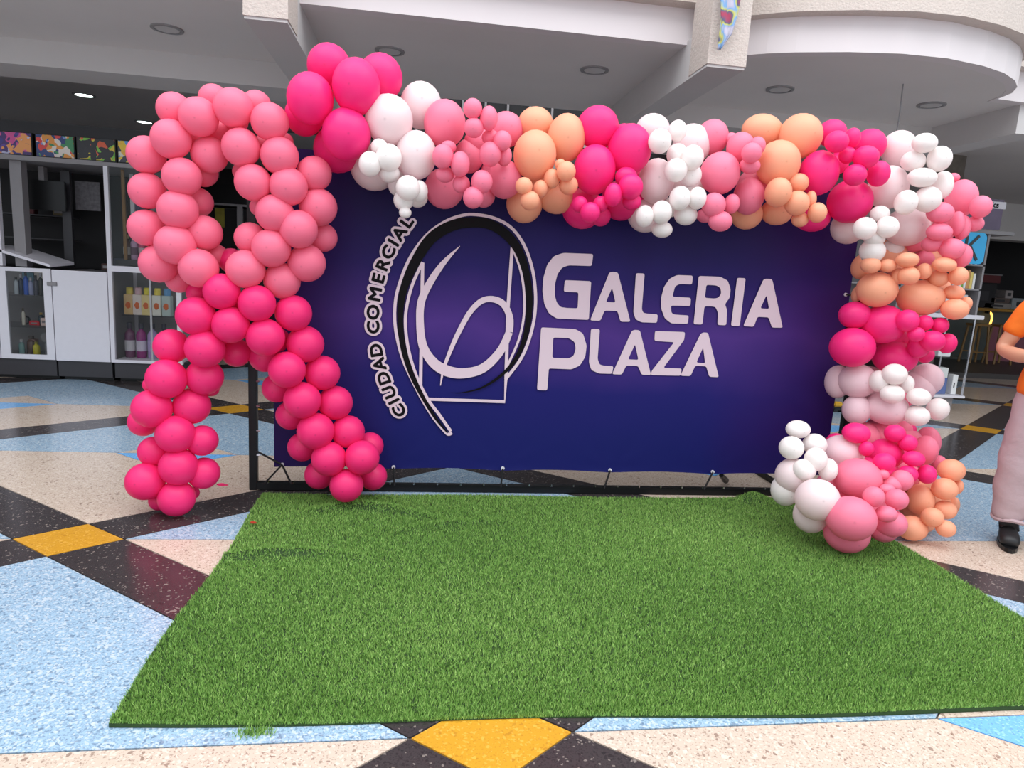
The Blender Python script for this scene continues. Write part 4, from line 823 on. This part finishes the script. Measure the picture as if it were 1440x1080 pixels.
SK = mat('skin', (206, 150, 122), .5, noise=.06, sss=.1); OR = mat('orange_cotton', (240, 118, 28), .8, noise=.07, nscale=12, bump=.3, bscale=30); TR = mat('mauve_grey_cotton', (184, 160, 164), .85, noise=.07, nscale=9, bump=.5, bscale=22)
SH = mat('black_leather', (26, 26, 28), .5, noise=.15); HR = mat('dark_hair', (30, 22, 20), .6)
nd = [(0, .01, .93, .13, .10), (0, .0, 1.1, .125, .095), (0, .01, 1.3, .15, .10), (0, .01, 1.42, .09, .08), (0, .0, 1.48, .06, .06), (0, -.012, 1.55, .078, .085), (0, -.012, 1.64, .09, .10), (0, -.0, 1.71, .055, .065)]
ed = [(0, 1), (1, 2), (2, 3), (3, 4), (4, 5), (5, 6), (6, 7)]
hands = []
for s in (-1, 1):
    b = len(nd); nd += [(s*.17, .01, 1.40, .06), (s*.26, .03, 1.25, .048), (s*.315, .04, 1.12, .046), (s*.24, -.09, 1.10, .042), (s*.12, -.20, 1.12, .028), (s*.08, -.235, 1.13, .034, .02), (s*.055, -.265, 1.135, .036, .018)]
    ed += [(3, b)]+[(b+i, b+i+1) for i in range(6)]
    for q in range(4):
        c = len(nd); dx = -.024+.016*q; ln = [.9, 1, .95, .75][q]
        nd += [(s*(.05+.0), -.275+.0, 1.135+dx, .0095), (s*(.025), -.30-.0, 1.135+dx, .009), (s*(.025-.03*ln), -.30, 1.13+dx, .008), (s*(.025-.045*ln), -.28, 1.127+dx, .0065)]
        ed += [(b+6, c), (c, c+1), (c+1, c+2), (c+2, c+3)]
    c = len(nd); nd += [(s*.07, -.25, 1.165, .011), (s*.045, -.27, 1.185, .010), (s*.02, -.28, 1.19, .008)]; ed += [(b+5, c), (c, c+1), (c+1, c+2)]
    b = len(nd); nd += [(s*.10, .01, .86, .088), (s*.115, -.0, .5, .058), (s*.125, .02, .28, .05), (s*.125, .03, .09, .036), (s*.13, -.08, .045, .036, .028)]; ed += [(0, b), (b, b+1), (b+1, b+2), (b+2, b+3), (b+3, b+4)]
body = skin('body', nd, ed, SK, pp, 2)
skin('shirt', [(0, .01, .845, .235, .17), (0, .01, .93, .245, .175), (0, .0, 1.08, .205, .15), (0, .01, 1.27, .21, .14), (0, .01, 1.41, .12, .095), (0, .01, 1.475, .072, .068)]+[(s*.185, .01, 1.40, .082) for s in (-1, 1)]+[(s*.25, .03, 1.28, .072) for s in (-1, 1)]+[(s*.285, .035, 1.20, .074) for s in (-1, 1)], [(0, 1), (1, 2), (2, 3), (3, 4), (4, 5), (4, 6), (4, 7), (6, 8), (7, 9), (8, 10), (9, 11)], OR, pp, 2, 0, .003)
tn = [(0, .01, 1.02, .19, .135), (0, .01, .90, .21, .15)]; te = [(0, 1)]
for s in (-1, 1):
    b = len(tn); tn += [(s*.115, .01, .80, .135, .13), (s*.125, 0, .6, .125), (s*.135, .0, .42, .118), (s*.14, .01, .27, .108), (s*.14, .015, .18, .098), (s*.14, .015, .135, .095)]; te += [(1, b)]+[(b+i, b+i+1) for i in range(5)]
skin('trousers', tn, te, TR, pp, 2, 0, .004)
for s in (-1, 1):
    x = s*.13
    sh = skin('shoe', [(x, .05, .055, .05, .05), (x, -.02, .06, .054, .054), (x, -.09, .05, .058, .046), (x, -.15, .042, .05, .034), (x, .03, .12, .056, .06), (x, .03, .17, .052, .055)], [(0, 1), (1, 2), (2, 3), (0, 4), (4, 5)], SH, pp, 2)
    g = G().prism([(x+.050*math.cos(a), -.045+.15*math.sin(a)) for a in np.linspace(0, 2*math.pi, 18, endpoint=False)], .001, .026)
    me = bpy.data.meshes.new('sole'); me.from_pydata([Vector(v)-Vector((0, 0, 0)) for v in g.v], [], g.f); me.materials.append(MT['blackm']); link(bpy.data.objects.new('sole', me), sh)
    g = G().tube([(x+.088*math.cos(a), .015+.084*math.sin(a), .15+.008*math.sin(a*3)) for a in np.linspace(0, 2*math.pi, 20)], .013, 6, False)
    me = bpy.data.meshes.new('cuff'); me.from_pydata(g.v, [], g.f); me.materials.append(TR); link(bpy.data.objects.new('cuff', me), pp)
def rawpart(name, g, m, par, smooth=True):
    me = bpy.data.meshes.new(name); me.from_pydata(g.v, [], g.f); me.materials.append(m); me.polygons.foreach_set('use_smooth', [smooth]*len(me.polygons)); me.update(); return link(bpy.data.objects.new(name, me), par)
def ball(c, r, n=12):
    g = G(); V = []; Fc = []
    for i in range(n+1):
        a = math.pi*i/n
        for q in range(n*2): t = math.pi*q/n; V.append((c[0]+r[0]*math.sin(a)*math.cos(t), c[1]+r[1]*math.sin(a)*math.sin(t), c[2]+r[2]*math.cos(a)))
    for i in range(n):
        for q in range(n*2): b = i*n*2; w2 = (q+1) % (n*2); Fc.append((b+q, b+n*2+q, b+n*2+w2, b+w2))
    return g.add(V, Fc)
rawpart('hair', ball((0, .026, 1.69), (.086, .094, .072)), HR, pp)
for s in (-1, 1):
    e = rawpart('eye', ball((s*.031, -.096, 1.635), (.012, .008, .006), 8), MT['white'], pp); rawpart('iris', ball((s*.031, -.1035, 1.635), (.0055, .002, .0055), 6), HR, e)
    rawpart('ear', ball((s*.086, .0, 1.625), (.012, .02, .032), 8), SK, pp); rawpart('eyebrow', ball((s*.031, -.099, 1.655), (.02, .006, .004), 6), HR, pp)
rawpart('nose', ball((0, -.108, 1.61), (.014, .018, .026), 8), SK, pp); rawpart('mouth', ball((0, -.098, 1.575), (.024, .006, .007), 8), mat('lips', (170, 92, 84), .5), pp)
